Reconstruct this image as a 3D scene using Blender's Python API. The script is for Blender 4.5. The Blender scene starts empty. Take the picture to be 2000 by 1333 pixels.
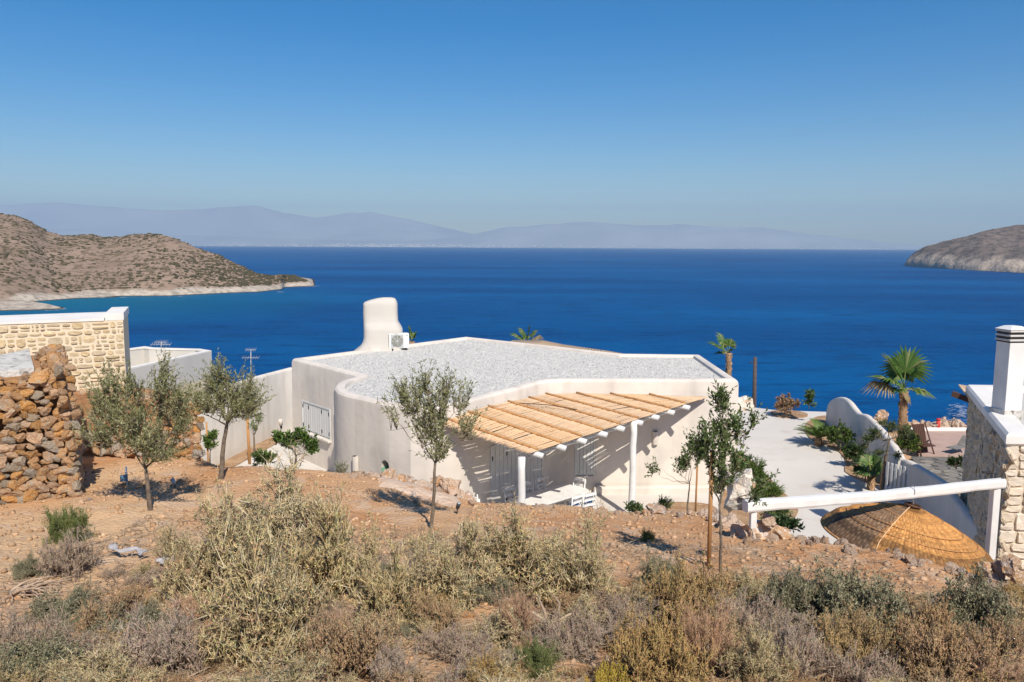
import bpy, bmesh, math, random
import numpy as np
from mathutils import Vector, Matrix, noise as mnoise
R = math.radians
scene = bpy.context.scene
COL = scene.collection
random.seed(7)
rng = np.random.default_rng(7)

# ------------------------------------------------------------------ camera
F = 1556.0                       # focal length in pixels of a 2000 px wide frame
PITCH, ROLL = R(6.85), R(0.30)
cam_d = bpy.data.cameras.new('camera'); cam = bpy.data.objects.new('camera', cam_d)
COL.objects.link(cam); scene.camera = cam
cam_d.lens = 36.0*F/2000.0; cam_d.sensor_width = 36.0
cam_d.clip_start = 0.1; cam_d.clip_end = 90000
fw = Vector((0, math.cos(PITCH), -math.sin(PITCH)))
rt0 = Vector((1, 0, 0)); up0 = rt0.cross(fw)
rt = rt0*math.cos(ROLL) + up0*math.sin(ROLL)
up = up0*math.cos(ROLL) - rt0*math.sin(ROLL)
cam.matrix_world = Matrix(((rt.x, up.x, -fw.x, 0), (rt.y, up.y, -fw.y, 0), (rt.z, up.z, -fw.z, 0), (0, 0, 0, 1)))

def ray(px, row):
    return fw + rt*((px-1000)/F) - up*((row-666.5)/F)
def at_d(px, row, d):            # point at forward distance d (metres along world Y)
    v = ray(px, row); return v*(d/v.y)
def at_z(px, row, z):
    v = ray(px, row); return v*(z/v.z)
def az(px, row=900):             # azimuth slope x/y
    v = ray(px, row); return v.x/v.y

# ------------------------------------------------------------------ world, sun, exposure
SUN_EL, SUN_AZ = R(46.5), R(-19)      # light travels toward SUN_AZ (from +Y, negative = left)
w = bpy.data.worlds.new('World'); scene.world = w; w.use_nodes = True
wn = w.node_tree; bg = wn.nodes['Background']
sky = wn.nodes.new('ShaderNodeTexSky'); sky.sky_type = 'NISHITA'; sky.sun_disc = False
sky.sun_elevation = SUN_EL
# direction TO the sun
sd = Vector((-math.sin(SUN_AZ)*math.cos(SUN_EL), -math.cos(SUN_AZ)*math.cos(SUN_EL), math.sin(SUN_EL)))
sky.sun_rotation = math.atan2(sd.x, sd.y)
sky.altitude = 60; sky.air_density = 1.0; sky.dust_density = 0.5; sky.ozone_density = 3.0
hs = wn.nodes.new('ShaderNodeHueSaturation'); hs.inputs['Saturation'].default_value = 1.58; hs.inputs['Value'].default_value = 0.87; hs.inputs['Hue'].default_value = 0.504
wn.links.new(sky.outputs[0], hs.inputs['Color']); wn.links.new(hs.outputs[0], bg.inputs[0]); bg.inputs[1].default_value = 0.105
sl = bpy.data.lights.new('sun', 'SUN'); sl.energy = 5.0; sl.angle = R(0.5); sl.color = (1.0, 0.91, 0.79)
so = bpy.data.objects.new('sun', sl); COL.objects.link(so)
so.rotation_euler = sd.to_track_quat('Z', 'Y').to_euler()
vs = scene.view_settings
vs.view_transform = 'Standard'; vs.look = 'None'; vs.gamma = 1; vs.use_curve_mapping = False; vs.exposure = 0.28
scene.cycles.max_bounces = 8; scene.cycles.volume_bounces = 0
scene.cycles.use_denoising = True

SEA = -60.0
LOW = -7.5        # level of the terrace round the villa

# ------------------------------------------------------------------ helpers
def tag(o, label=None, cat=None, group=None, kind=None):
    if label: o['label'] = label
    if cat: o['category'] = cat
    if group: o['group'] = group
    if kind: o['kind'] = kind
    return o
def thing(name, loc, label, cat, group=None, rz=0.0):
    o = bpy.data.objects.new(name, None); COL.objects.link(o)
    o.location = loc; o.rotation_euler = (0, 0, rz); o.empty_display_size = 0.2
    return tag(o, label, cat, group)
def mesh_np(name, V, Fc, mat=None, cols=None, smooth=False):
    me = bpy.data.meshes.new(name)
    V = np.asarray(V, dtype=np.float32); Fc = np.asarray(Fc, dtype=np.int32)
    n, k = Fc.shape
    me.vertices.add(len(V)); me.vertices.foreach_set('co', V.ravel())
    me.loops.add(n*k); me.loops.foreach_set('vertex_index', Fc.ravel())
    me.polygons.add(n); me.polygons.foreach_set('loop_start', np.arange(0, n*k, k, dtype=np.int32))
    me.polygons.foreach_set('loop_total', np.full(n, k, dtype=np.int32))
    if smooth: me.polygons.foreach_set('use_smooth', np.ones(n, dtype=bool))
    if cols is not None:
        a = me.color_attributes.new('Col', 'FLOAT_COLOR', 'POINT')
        c = np.ones((len(V), 4), dtype=np.float32); c[:, :3] = cols
        a.data.foreach_set('color', c.ravel())
    me.update(calc_edges=True)
    if mat: me.materials.append(mat)
    return me
def put(name, me, parent=None, loc=None, world=False):
    """link a mesh as an object; world=True: mesh coordinates are world ones and the parent is an untransformed-rotation empty"""
    o = bpy.data.objects.new(name, me); COL.objects.link(o)
    if parent is not None:
        o.parent = parent
        if world:
            o.matrix_parent_inverse = Matrix.Identity(4)
            rz = parent.rotation_euler.z
            o.matrix_basis = (Matrix.Translation(parent.location) @ Matrix.Rotation(rz, 4, 'Z')).inverted()
    if loc is not None: o.location = loc
    return o
def bm_mesh(bm, name, mat, smooth=False):
    me = bpy.data.meshes.new(name); bmesh.ops.recalc_face_normals(bm, faces=bm.faces)
    bm.to_mesh(me); bm.free()
    if smooth:
        for p in me.polygons: p.use_smooth = True
    if mat: me.materials.append(mat)
    return me
def bbox(bm, c, s, rz=0.0, rx=0.0, ry=0.0, bev=0.0):
    M = Matrix.Translation(c) @ Matrix.Rotation(rz, 4, 'Z') @ Matrix.Rotation(ry, 4, 'Y') @ Matrix.Rotation(rx, 4, 'X') @ Matrix.Diagonal((s[0], s[1], s[2], 1))
    r = bmesh.ops.create_cube(bm, size=1.0, matrix=M)
    if bev > 0:
        es = list({e for v in r['verts'] for e in v.link_edges})
        bmesh.ops.bevel(bm, geom=es, offset=bev, segments=2, affect='EDGES', profile=0.5)
def box_me(name, c, s, mat, rz=0.0, bev=0.0, rx=0.0, ry=0.0):
    bm = bmesh.new(); bbox(bm, c, s, rz, rx, ry, bev); return bm_mesh(bm, name, mat)
def btube(bm, pts, rad, n=8, cap=True):
    """tube along points with radius or radii"""
    pts = [Vector(p) for p in pts]
    if not hasattr(rad, '__len__'): rad = [rad]*len(pts)
    rings = []
    a = None
    for i, p in enumerate(pts):
        d = (pts[min(i+1, len(pts)-1)] - pts[max(i-1, 0)]).normalized()
        if a is None: a = d.orthogonal().normalized()
        a = (a - d*a.dot(d)).normalized()
        b = d.cross(a)
        rings.append([bm.verts.new(p + (a*math.cos(2*math.pi*k/n) + b*math.sin(2*math.pi*k/n))*rad[i]) for k in range(n)])
    for i in range(len(rings)-1):
        for k in range(n):
            bm.faces.new((rings[i][k], rings[i][(k+1) % n], rings[i+1][(k+1) % n], rings[i+1][k]))
    if cap:
        bm.faces.new(rings[0][::-1]); bm.faces.new(rings[-1])
def tube_me(name, pts, rad, mat, n=8, smooth=True):
    bm = bmesh.new(); btube(bm, pts, rad, n); return bm_mesh(bm, name, mat, smooth)
def bprism(bm, poly, z0, z1):
    vb = [bm.verts.new((p[0], p[1], z0)) for p in poly]; vt = [bm.verts.new((p[0], p[1], z1)) for p in poly]
    n = len(poly)
    for i in range(n): bm.faces.new((vb[i], vb[(i+1) % n], vt[(i+1) % n], vt[i]))
    bm.faces.new(vb[::-1]); bm.faces.new(vt)
def fbm(P, sc, octv=3, seed=0.0):
    out = np.empty(len(P))
    for i, p in enumerate(P):
        out[i] = mnoise.fractal(Vector((p[0]*sc+seed, p[1]*sc-seed, (p[2]*sc if len(p) > 2 else 0)+seed*1.7)), 1.0, 2.0, octv)
    return out
# cheap vectorised value noise
_T = np.random.default_rng(3).random((256, 256))
def vnoise(x, y):
    xi = np.floor(x).astype(int); yi = np.floor(y).astype(int); fx = x-xi; fy = y-yi
    fx = fx*fx*(3-2*fx); fy = fy*fy*(3-2*fy)
    a = _T[xi & 255, yi & 255]; b = _T[(xi+1) & 255, yi & 255]; c = _T[xi & 255, (yi+1) & 255]; d = _T[(xi+1) & 255, (yi+1) & 255]
    return (a*(1-fx)+b*fx)*(1-fy) + (c*(1-fx)+d*fx)*fy
def vfbm(x, y, o=4):
    s = np.zeros_like(x, dtype=float); a = 0.5; k = 1.0
    for i in range(o):
        s += a*(vnoise(x*k+17.3*i, y*k-9.1*i)-0.5)*2; a *= 0.5; k *= 2.03
    return s

# ------------------------------------------------------------------ materials
class M: pass
def mat(name, c1, c2=None, scale=5.0, rough=0.8, bump=0.0, bscale=40.0, rand=0.0, detail=6, spec=0.3, vcol=False, ramp=(0.35, 0.65),
        stretch=None, trans=0.0, bdist=0.02, c3=None, s3=60.0, r3=(0.6, 0.7), metal=0.0):
    m = bpy.data.materials.new(name); m.use_nodes = True
    nt = m.node_tree; N = nt.nodes; L = nt.links
    b = N['Principled BSDF']; b.inputs['Roughness'].default_value = rough
    b.inputs['Specular IOR Level'].default_value = spec; b.inputs['Metallic'].default_value = metal
    tc = N.new('ShaderNodeTexCoord'); src = tc.outputs['Object']
    if stretch:
        mp = N.new('ShaderNodeMapping'); mp.inputs['Scale'].default_value = stretch
        L.new(src, mp.inputs[0]); src = mp.outputs[0]
    if rand > 0:                     # a different piece of the noise for each object
        oi = N.new('ShaderNodeObjectInfo')
        ad = N.new('ShaderNodeVectorMath'); ad.operation = 'ADD'
        ml = N.new('ShaderNodeMath'); ml.operation = 'MULTIPLY'; ml.inputs[1].default_value = 37.0
        L.new(oi.outputs['Random'], ml.inputs[0]); L.new(src, ad.inputs[0]); L.new(ml.outputs[0], ad.inputs[1]); src = ad.outputs[0]
    def noise_mix(ca, cb, sc, rp, base=None):
        nz = N.new('ShaderNodeTexNoise'); nz.inputs['Scale'].default_value = sc; nz.inputs['Detail'].default_value = detail
        L.new(src, nz.inputs['Vector'])
        mr = N.new('ShaderNodeMapRange'); mr.inputs['From Min'].default_value = rp[0]; mr.inputs['From Max'].default_value = rp[1]
        L.new(nz.outputs['Fac'], mr.inputs['Value'])
        mx = N.new('ShaderNodeMix'); mx.data_type = 'RGBA'
        L.new(mr.outputs[0], mx.inputs['Factor'])
        if base is None: mx.inputs['A'].default_value = (*ca, 1)
        else: L.new(base, mx.inputs['A'])
        mx.inputs['B'].default_value = (*cb, 1)
        return mx.outputs['Result']
    if c2 is None: c2 = c1
    col = noise_mix(c1, c2, scale, ramp)
    if c3 is not None: col = noise_mix(None, c3, s3, r3, base=col)
    if vcol:
        at = N.new('ShaderNodeAttribute'); at.attribute_name = 'Col'
        mx = N.new('ShaderNodeMix'); mx.data_type = 'RGBA'; mx.blend_type = 'MULTIPLY'; mx.inputs['Factor'].default_value = 1.0
        L.new(col, mx.inputs['A']); L.new(at.outputs['Color'], mx.inputs['B']); col = mx.outputs['Result']
    if rand > 0:
        h = N.new('ShaderNodeHueSaturation')
        mr = N.new('ShaderNodeMapRange'); mr.inputs['To Min'].default_value = 1-rand; mr.inputs['To Max'].default_value = 1+rand
        L.new(oi.outputs['Random'], mr.inputs['Value']); L.new(mr.outputs[0], h.inputs['Value'])
        m2 = N.new('ShaderNodeMath'); m2.operation = 'MULTIPLY'; m2.inputs[1].default_value = 7.31
        fr = N.new('ShaderNodeMath'); fr.operation = 'FRACT'; L.new(oi.outputs['Random'], m2.inputs[0]); L.new(m2.outputs[0], fr.inputs[0])
        mr2 = N.new('ShaderNodeMapRange'); mr2.inputs['To Min'].default_value = 1-rand; mr2.inputs['To Max'].default_value = 1+rand
        L.new(fr.outputs[0], mr2.inputs['Value']); L.new(mr2.outputs[0], h.inputs['Saturation'])
        L.new(col, h.inputs['Color']); col = h.outputs[0]
    L.new(col, b.inputs['Base Color'])
    if bump > 0:
        nb = N.new('ShaderNodeTexNoise'); nb.inputs['Scale'].default_value = bscale; nb.inputs['Detail'].default_value = 5
        L.new(src, nb.inputs['Vector'])
        bp = N.new('ShaderNodeBump'); bp.inputs['Strength'].default_value = bump; bp.inputs['Distance'].default_value = bdist
        L.new(nb.outputs['Fac'], bp.inputs['Height']); L.new(bp.outputs[0], b.inputs['Normal'])
    if trans > 0:
        t = N.new('ShaderNodeBsdfTranslucent'); L.new(col, t.inputs['Color'])
        ms = N.new('ShaderNodeMixShader'); ms.inputs[0].default_value = trans
        L.new(b.outputs[0], ms.inputs[1]); L.new(t.outputs[0], ms.inputs[2]); L.new(ms.outputs[0], N['Material Output'].inputs['Surface'])
    m['bsdf'] = 1
    return m

M.plaster = mat('warm_plaster', (0.70, 0.645, 0.575), (0.64, 0.585, 0.52), 0.9, 0.9, 0.5, 3.0, bdist=0.03, c3=(0.54, 0.505, 0.46), s3=0.8, r3=(0.50, 0.72))
def streak(m, col, zs=0.10, sc=2.2, lo=0.52, hi=0.78, amt=0.5):
    nt = m.node_tree; N = nt.nodes; L = nt.links; b = N['Principled BSDF']; src = b.inputs['Base Color'].links[0].from_socket
    tc = N.new('ShaderNodeTexCoord'); mp = N.new('ShaderNodeMapping'); mp.inputs['Scale'].default_value = (1, 1, zs); L.new(tc.outputs['Object'], mp.inputs[0])
    n = N.new('ShaderNodeTexNoise'); n.inputs['Scale'].default_value = sc; n.inputs['Detail'].default_value = 7; L.new(mp.outputs[0], n.inputs['Vector'])
    r = N.new('ShaderNodeMapRange'); r.inputs['From Min'].default_value = lo; r.inputs['From Max'].default_value = hi; r.inputs['To Max'].default_value = amt; L.new(n.outputs['Fac'], r.inputs['Value'])
    x = N.new('ShaderNodeMix'); x.data_type = 'RGBA'; L.new(r.outputs[0], x.inputs['Factor']); L.new(src, x.inputs['A']); x.inputs['B'].default_value = (*col, 1); L.new(x.outputs['Result'], b.inputs['Base Color'])
streak(M.plaster, (0.42, 0.38, 0.33))
M.white = mat('white_plaster', (0.68, 0.64, 0.58), (0.62, 0.585, 0.53), 1.3, 0.9, 0.4, 4.0, bdist=0.02)
streak(M.white, (0.46, 0.42, 0.36))
M.capw = mat('white_coping', (0.76, 0.74, 0.70), (0.68, 0.66, 0.62), 1.5, 0.85, 0.2, 12.0)
M.paint = mat('white_paint', (0.76, 0.76, 0.74), (0.66, 0.66, 0.64), 3.0, 0.55, 0.3, 14.0, bdist=0.006, c3=(0.60, 0.57, 0.52), s3=9, r3=(0.66, 0.8))
M.wood_white = mat('white_wood', (0.66, 0.67, 0.66), (0.58, 0.59, 0.58), 6.0, 0.6, 0.2, 30.0, stretch=(1, 1, 0.15))
M.gravel = mat('roof_gravel', (0.60, 0.59, 0.555), (0.50, 0.495, 0.465), 9.0, 0.95, 1.0, 26.0, bdist=0.05, c3=(0.26, 0.26, 0.27), s3=11.0, r3=(0.68, 0.74))
M.dirt = mat('dry_dirt', (0.46, 0.235, 0.105), (0.58, 0.39, 0.225), 0.35, 0.97, 1.0, 16.0, bdist=0.05, c3=(0.55, 0.40, 0.27), s3=1.6, r3=(0.5, 0.72))
M.path = mat('lime_paving', (0.60, 0.57, 0.525), (0.56, 0.53, 0.485), 0.5, 0.9, 0.3, 8.0, bdist=0.006, c3=(0.51, 0.47, 0.41), s3=1.3, r3=(0.56, 0.75))
M.rubble = mat('rubble_stone', (0.44, 0.24, 0.115), (0.52, 0.34, 0.19), 3.0, 0.95, 1.0, 6.0, rand=0.20, bdist=0.05, c3=(0.42, 0.33, 0.23), s3=1.2, r3=(0.55, 0.65))
M.rubgrey = mat('grey_rubble_stone', (0.32, 0.29, 0.25), (0.44, 0.34, 0.23), 3.0, 0.95, 1.0, 6.0, rand=0.2, bdist=0.05)
M.soil = mat('wall_core_earth', (0.34, 0.18, 0.09), (0.42, 0.24, 0.12), 5.0, 1.0, 1.0, 20.0, bdist=0.03)
M.rock = mat('limestone_rock', (0.52, 0.39, 0.28), (0.46, 0.27, 0.15), 1.7, 0.95, 1.0, 8.0, rand=0.2, bdist=0.05, c3=(0.60, 0.54, 0.48), s3=2.6, r3=(0.5, 0.65))
M.cream = mat('cream_stone', (0.64, 0.53, 0.36), (0.52, 0.41, 0.255), 3.0, 0.9, 0.7, 14.0, rand=0.14, bdist=0.02)
M.mortar = mat('pale_mortar', (0.70, 0.61, 0.46), (0.64, 0.55, 0.41), 3.0, 0.95, 0.5, 25.0, bdist=0.01)
M.pstone = mat('pale_ashlar', (0.74, 0.66, 0.54), (0.66, 0.57, 0.45), 2.0, 0.9, 0.7, 10.0, rand=0.10, bdist=0.02)
M.pmortar = mat('pale_joint', (0.60, 0.51, 0.40), (0.54, 0.45, 0.34), 3.0, 0.95, 0.5, 25.0, bdist=0.01)
M.reed = mat('reed_mat', (0.64, 0.43, 0.25), (0.72, 0.52, 0.33), 22.0, 0.8, 0.0, rand=0.06, c3=(0.48, 0.28, 0.13), s3=45, r3=(0.60, 0.75))
M.batten = mat('reed_batten', (0.52, 0.29, 0.12), (0.38, 0.19, 0.075), 12.0, 0.8, 0.3, 50.0)
M.wicker = mat('wicker', (0.56, 0.29, 0.10), (0.42, 0.19, 0.06), 14.0, 0.65, 0.4, 70.0, vcol=True, bdist=0.01)
M.stake = mat('stake_wood', (0.50, 0.27, 0.11), (0.36, 0.18, 0.07), 6.0, 0.8, 0.3, 30.0, stretch=(1, 1, 0.1))
M.pole = mat('tarred_pole', (0.07, 0.05, 0.045), (0.11, 0.08, 0.07), 5.0, 0.8)
M.bark = mat('olive_bark', (0.20, 0.16, 0.12), (0.11, 0.085, 0.065), 12.0, 0.95, 0.8, 30.0, bdist=0.02)
M.palmbark = mat('palm_bark', (0.34, 0.22, 0.13), (0.22, 0.14, 0.08), 10.0, 0.95, 0.6, 25.0)
M.leaf = mat('leaf', (1, 1, 1), (0.8, 0.8, 0.8), 8.0, 0.5, vcol=True, trans=0.22, spec=0.4)
M.twig = mat('twig', (1, 1, 1), (0.72, 0.72, 0.72), 2.5, 0.9, vcol=True, rand=0.07)
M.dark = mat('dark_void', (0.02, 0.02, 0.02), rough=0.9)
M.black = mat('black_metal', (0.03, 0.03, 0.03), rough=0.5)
M.grey = mat('grey_plastic', (0.42, 0.44, 0.45), rough=0.5)
M.acw = mat('ac_casing', (0.72, 0.73, 0.70), rough=0.45)
M.acg = mat('ac_grille', (0.13, 0.125, 0.095), rough=0.6)
M.green = mat('green_glaze', (0.20, 0.42, 0.30), rough=0.6)
M.bluep = mat('blue_plate', (0.10, 0.19, 0.28), (0.16, 0.27, 0.36), 20, rough=0.5)
M.bluec = mat('blue_print_cloth', (0.78, 0.78, 0.78), (0.05, 0.22, 0.52), 9.0, 0.9, ramp=(0.54, 0.57), detail=1)
M.steel = mat('galvanised_steel', (0.45, 0.46, 0.47), rough=0.4, metal=0.6)
M.plastic = mat('plastic_sheet', (0.42, 0.41, 0.42), (0.30, 0.29, 0.30), 5, 0.35, 0.6, 20)
M.deck = mat('terracotta_deck', (0.46, 0.33, 0.27), (0.40, 0.28, 0.23), 2.0, 0.8)
M.brown = mat('dark_wood', (0.07, 0.035, 0.025), (0.10, 0.05, 0.035), 5, 0.6)
M.slate = mat('flagstone', (0.17, 0.16, 0.145), (0.25, 0.235, 0.21), 3, 0.8, 0.5, 15, rand=0.3)
M.red = mat('red_paint', (0.50, 0.05, 0.04), rough=0.5)
M.conc = mat('rough_cement', (0.50, 0.48, 0.44), (0.62, 0.60, 0.56), 2.0, 0.95, 1.0, 10, bdist=0.05, c3=(0.22, 0.20, 0.175), s3=8, r3=(0.54, 0.66))
M.conc2 = mat('weathered_plaster', (0.52, 0.51, 0.48), (0.60, 0.58, 0.54), 0.8, 0.9, 0.4, 6, stretch=(1, 1, 0.3))
M.pinkrock = mat('cemented_rubble', (0.55, 0.40, 0.295), (0.60, 0.48, 0.375), 1.6, 0.95, 1.0, 7, bdist=0.07, c3=(0.46, 0.27, 0.15), s3=2.2, r3=(0.55, 0.7), rand=0.1)
M.pebble = mat('pebble', (0.52, 0.39, 0.28), (0.46, 0.30, 0.19), 1.2, 0.95, rand=0.2, vcol=True)

# ================================================================== SEA, FAR LAND, SKY AIR
def sea_mat():
    m = bpy.data.materials.new('sea_water'); m.use_nodes = True; nt = m.node_tree; N = nt.nodes; L = nt.links
    b = N['Principled BSDF']; b.inputs['Roughness'].default_value = 0.45; b.inputs['IOR'].default_value = 1.33
    b.inputs['Specular IOR Level'].default_value = 0.02
    tc = N.new('ShaderNodeTexCoord')
    def nz(scale, st, det=3):
        mp = N.new('ShaderNodeMapping'); mp.inputs['Scale'].default_value = st; L.new(tc.outputs['Object'], mp.inputs[0])
        n = N.new('ShaderNodeTexNoise'); n.inputs['Scale'].default_value = scale; n.inputs['Detail'].default_value = det
        L.new(mp.outputs[0], n.inputs['Vector']); return n.outputs['Fac']
    def mixc(f, a, bb, lo, hi):
        mr = N.new('ShaderNodeMapRange'); mr.inputs['From Min'].default_value = lo; mr.inputs['From Max'].default_value = hi; L.new(f, mr.inputs['Value'])
        mx = N.new('ShaderNodeMix'); mx.data_type = 'RGBA'; L.new(mr.outputs[0], mx.inputs['Factor'])
        if isinstance(a, tuple): mx.inputs['A'].default_value = (*a, 1)
        else: L.new(a, mx.inputs['A'])
        if isinstance(bb, tuple): mx.inputs['B'].default_value = (*bb, 1)
        else: L.new(bb, mx.inputs['B'])
        return mx.outputs['Result']
    c = mixc(nz(0.004, (0.35, 1, 1), 4), (0.0, 0.046, 0.170), (0.0, 0.080, 0.245), 0.38, 0.62)       # wind streaks
    c = mixc(nz(0.05, (0.5, 1.6, 1), 5), c, (0.0, 0.022, 0.095), 0.50, 0.80)
    c = mixc(nz(0.35, (0.5, 1.4, 1), 4), c, (0.0, 0.115, 0.28), 0.52, 0.84)       # chop
    # shallow turquoise in the bay at the left
    sx = N.new('ShaderNodeSeparateXYZ'); L.new(tc.outputs['Object'], sx.inputs[0])
    dx = N.new('ShaderNodeVectorMath'); dx.operation = 'DISTANCE'; dx.inputs[1].default_value = (-560, 830, 0)
    mp = N.new('ShaderNodeMapping'); mp.inputs['Scale'].default_value = (1, 1, 0); L.new(tc.outputs['Object'], mp.inputs[0]); L.new(mp.outputs[0], dx.inputs[0])
    c = mixc(dx.outputs['Value'], (0.0, 0.12, 0.20), c, 60, 420)
    L.new(c, b.inputs['Base Color'])
    bp = N.new('ShaderNodeBump'); bp.inputs['Strength'].default_value = 0.55; bp.inputs['Distance'].default_value = 0.6
    L.new(nz(0.30, (0.5, 1.3, 1), 6), bp.inputs['Height']); L.new(bp.outputs[0], b.inputs['Normal'])
    return m
S = 34000
o = put('sea', mesh_np('sea', [(-S, 60, 0), (S, 60, 0), (S, 30000, 0), (-S, 30000, 0)], [(0, 1, 2, 3)], sea_mat()), loc=(0, 0, SEA)); tag(o, kind='structure')

def hill_mat(name, base, base2, bush, shore, sc=0.02, bsc=0.11, shore_h=9.0):
    m = bpy.data.materials.new(name); m.use_nodes = True; nt = m.node_tree; N = nt.nodes; L = nt.links
    b = N['Principled BSDF']; b.inputs['Roughness'].default_value = 1; b.inputs['Specular IOR Level'].default_value = 0.0
    geo = N.new('ShaderNodeNewGeometry'); P = geo.outputs['Position']
    def nz(s, d=4):
        n = N.new('ShaderNodeTexNoise'); n.inputs['Scale'].default_value = s; n.inputs['Detail'].default_value = d; L.new(P, n.inputs['Vector']); return n.outputs['Fac']
    def mixc(f, a, bb, lo, hi):
        mr = N.new('ShaderNodeMapRange'); mr.inputs['From Min'].default_value = lo; mr.inputs['From Max'].default_value = hi; L.new(f, mr.inputs['Value'])
        mx = N.new('ShaderNodeMix'); mx.data_type = 'RGBA'; L.new(mr.outputs[0], mx.inputs['Factor'])
        for s_, v in (('A', a), ('B', bb)):
            if isinstance(v, tuple): mx.inputs[s_].default_value = (*v, 1)
            else: L.new(v, mx.inputs[s_])
        return mx.outputs['Result']
    c = mixc(nz(sc), base, base2, 0.35, 0.65)
    c = mixc(nz(bsc, 3), c, bush, 0.50, 0.60)
    pale = mixc(nz(0.15, 5), shore, tuple(v*0.6 for v in shore), 0.4, 0.65)
    sx = N.new('ShaderNodeSeparateXYZ'); L.new(P, sx.inputs[0])
    ad = N.new('ShaderNodeMath'); ad.operation = 'MULTIPLY_ADD'; ad.inputs[1].default_value = -shore_h*2.2; L.new(nz(0.02, 4), ad.inputs[0]); L.new(sx.outputs['Z'], ad.inputs[2])
    c = mixc(ad.outputs[0], pale, c, SEA - shore_h*0.25, SEA + shore_h*0.25)
    wet = mixc(sx.outputs['Z'], (0.05, 0.045, 0.04), c, SEA+0.4, SEA+1.1)
    L.new(wet, b.inputs['Base Color'])
    bp = N.new('ShaderNodeBump'); bp.inputs['Strength'].default_value = 1.0; bp.inputs['Distance'].default_value = 2.5
    L.new(nz(0.12, 6), bp.inputs['Height']); L.new(bp.outputs[0], b.inputs['Normal'])
    return m
def headland(name, top, shore, ridge_extra, mt, back=350, nu=260, nv=90, rough=9.0, seed=0.0, power=0.8):
    """relief built along azimuth/distance; top: (px,row) skyline, shore: (px,row) waterline, ridge_extra: distance from shore to ridge"""
    px = np.linspace(max(top[0][0], shore[0][0]), min(top[-1][0], shore[-1][0]), nu)
    tr = np.interp(px, [p[0] for p in top], [p[1] for p in top]); sr = np.interp(px, [p[0] for p in shore], [p[1] for p in shore])
    re_ = np.interp(px, [p[0] for p in ridge_extra], [p[1] for p in ridge_extra])
    V = np.zeros((nu, nv, 3))
    for i in range(nu):
        v = ray(px[i], sr[i]); s = SEA/v.z; dn = v.y*s; u = v.x/v.y
        vt = ray(px[i], tr[i]); dr = dn + re_[i]; H = vt.z*(dr/vt.y) - SEA
        H = max(H, 0.5)
        for j in range(nv):
            t = j/(nv-1)*2.0
            if t <= 1: d = dn + re_[i]*t; h = H*(t**power)*(1+0.0*t)
            else: d = dr + back*(t-1); h = H*(1-(t-1)**1.6)
            V[i, j] = (u*d, d, h)
    x = V[:, :, 0]; y = V[:, :, 1]; h = V[:, :, 2]
    n1 = vfbm(x/140+seed, y/140, 5); n2 = vfbm(x/28+seed, y/28, 4)
    env = np.clip(h/25, 0, 1)
    tt = np.abs(np.linspace(0, 2, nv)-1)[None, :]
    gul = np.minimum(tt*3, 1)
    h2 = h + rough*n1*env*gul + 0.22*rough*n2*np.clip(h/6, 0, 1)
    V[:, :, 2] = SEA + np.maximum(h2, -1) - 0.3
    V[:, 0, 2] = SEA - 3
    V[:, -1, 2] = SEA - 3
    I = np.arange(nu*nv).reshape(nu, nv)
    Fc = np.stack([I[:-1, :-1], I[1:, :-1], I[1:, 1:], I[:-1, 1:]], -1).reshape(-1, 4)
    o = put(name, mesh_np(name, V.reshape(-1, 3), Fc, mt, smooth=True)); tag(o, kind='structure')
    return V
hm = hill_mat('dry_hill', (0.30, 0.22, 0.165), (0.24, 0.175, 0.13), (0.15, 0.115, 0.075), (0.46, 0.40, 0.33), shore_h=6.0)
top = [(-160, 430), (-60, 420), (0, 417), (40, 421), (70, 432), (100, 452), (130, 461), (160, 459), (185, 458), (215, 464), (245, 462), (270, 458), (300, 457), (330, 461), (355, 470), (395, 488), (430, 498), (470, 518), (500, 533), (530, 538), (575, 538), (598, 547), (612, 557), (615, 558)]
shore = [(-160, 584), (0, 590), (66, 588), (95, 586), (130, 585), (200, 580), (330, 579), (450, 573), (505, 571), (550, 566), (556, 562), (612, 559.5), (616, 559)]
ex = [(-160, 420), (100, 330), (300, 260), (450, 130), (520, 60), (560, 40), (612, 10), (616, 8)]
V1 = headland('headland', top, shore, ex, hm, back=260)
V2 = headland('headland_spur', [(-160, 470), (0, 492), (40, 499), (80, 512), (140, 535), (190, 556), (230, 576), (240, 580)],
              [(-160, 592), (0, 595), (70, 590), (150, 584), (235, 581), (240, 580.5)], [(-160, 170), (120, 120), (235, 30), (240, 20)], hm, back=160, nu=140, nv=60, rough=6, seed=5)
V3 = headland('headland_spit', [(-160, 585), (0, 584), (60, 588), (95, 594), (118, 601), (124, 603.5)], [(-160, 612), (0, 608.5), (60, 607.5), (100, 606), (118, 605), (124, 604.5)], [(-160, 60), (60, 45), (118, 8), (124, 4)], hm, back=30, nu=90, nv=30, rough=3, seed=9)
hmr = hill_mat('far_cape', (0.19, 0.15, 0.125), (0.14, 0.115, 0.10), (0.09, 0.078, 0.065), (0.42, 0.35, 0.28), sc=0.006, bsc=0.05, shore_h=30.0)
headland('cape', [(1768, 517), (1772, 508), (1785, 495), (1800, 486), (1840, 472), (1900, 457), (1935, 447), (1970, 441), (2000, 438), (2200, 430)],
         [(1768, 520), (1800, 523), (1850, 526), (1920, 530), (2000, 534), (2200, 540)], [(1768, 40), (1800, 250), (2000, 700), (2200, 800)], hmr, back=700, rough=22, seed=2, power=0.6)
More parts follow.
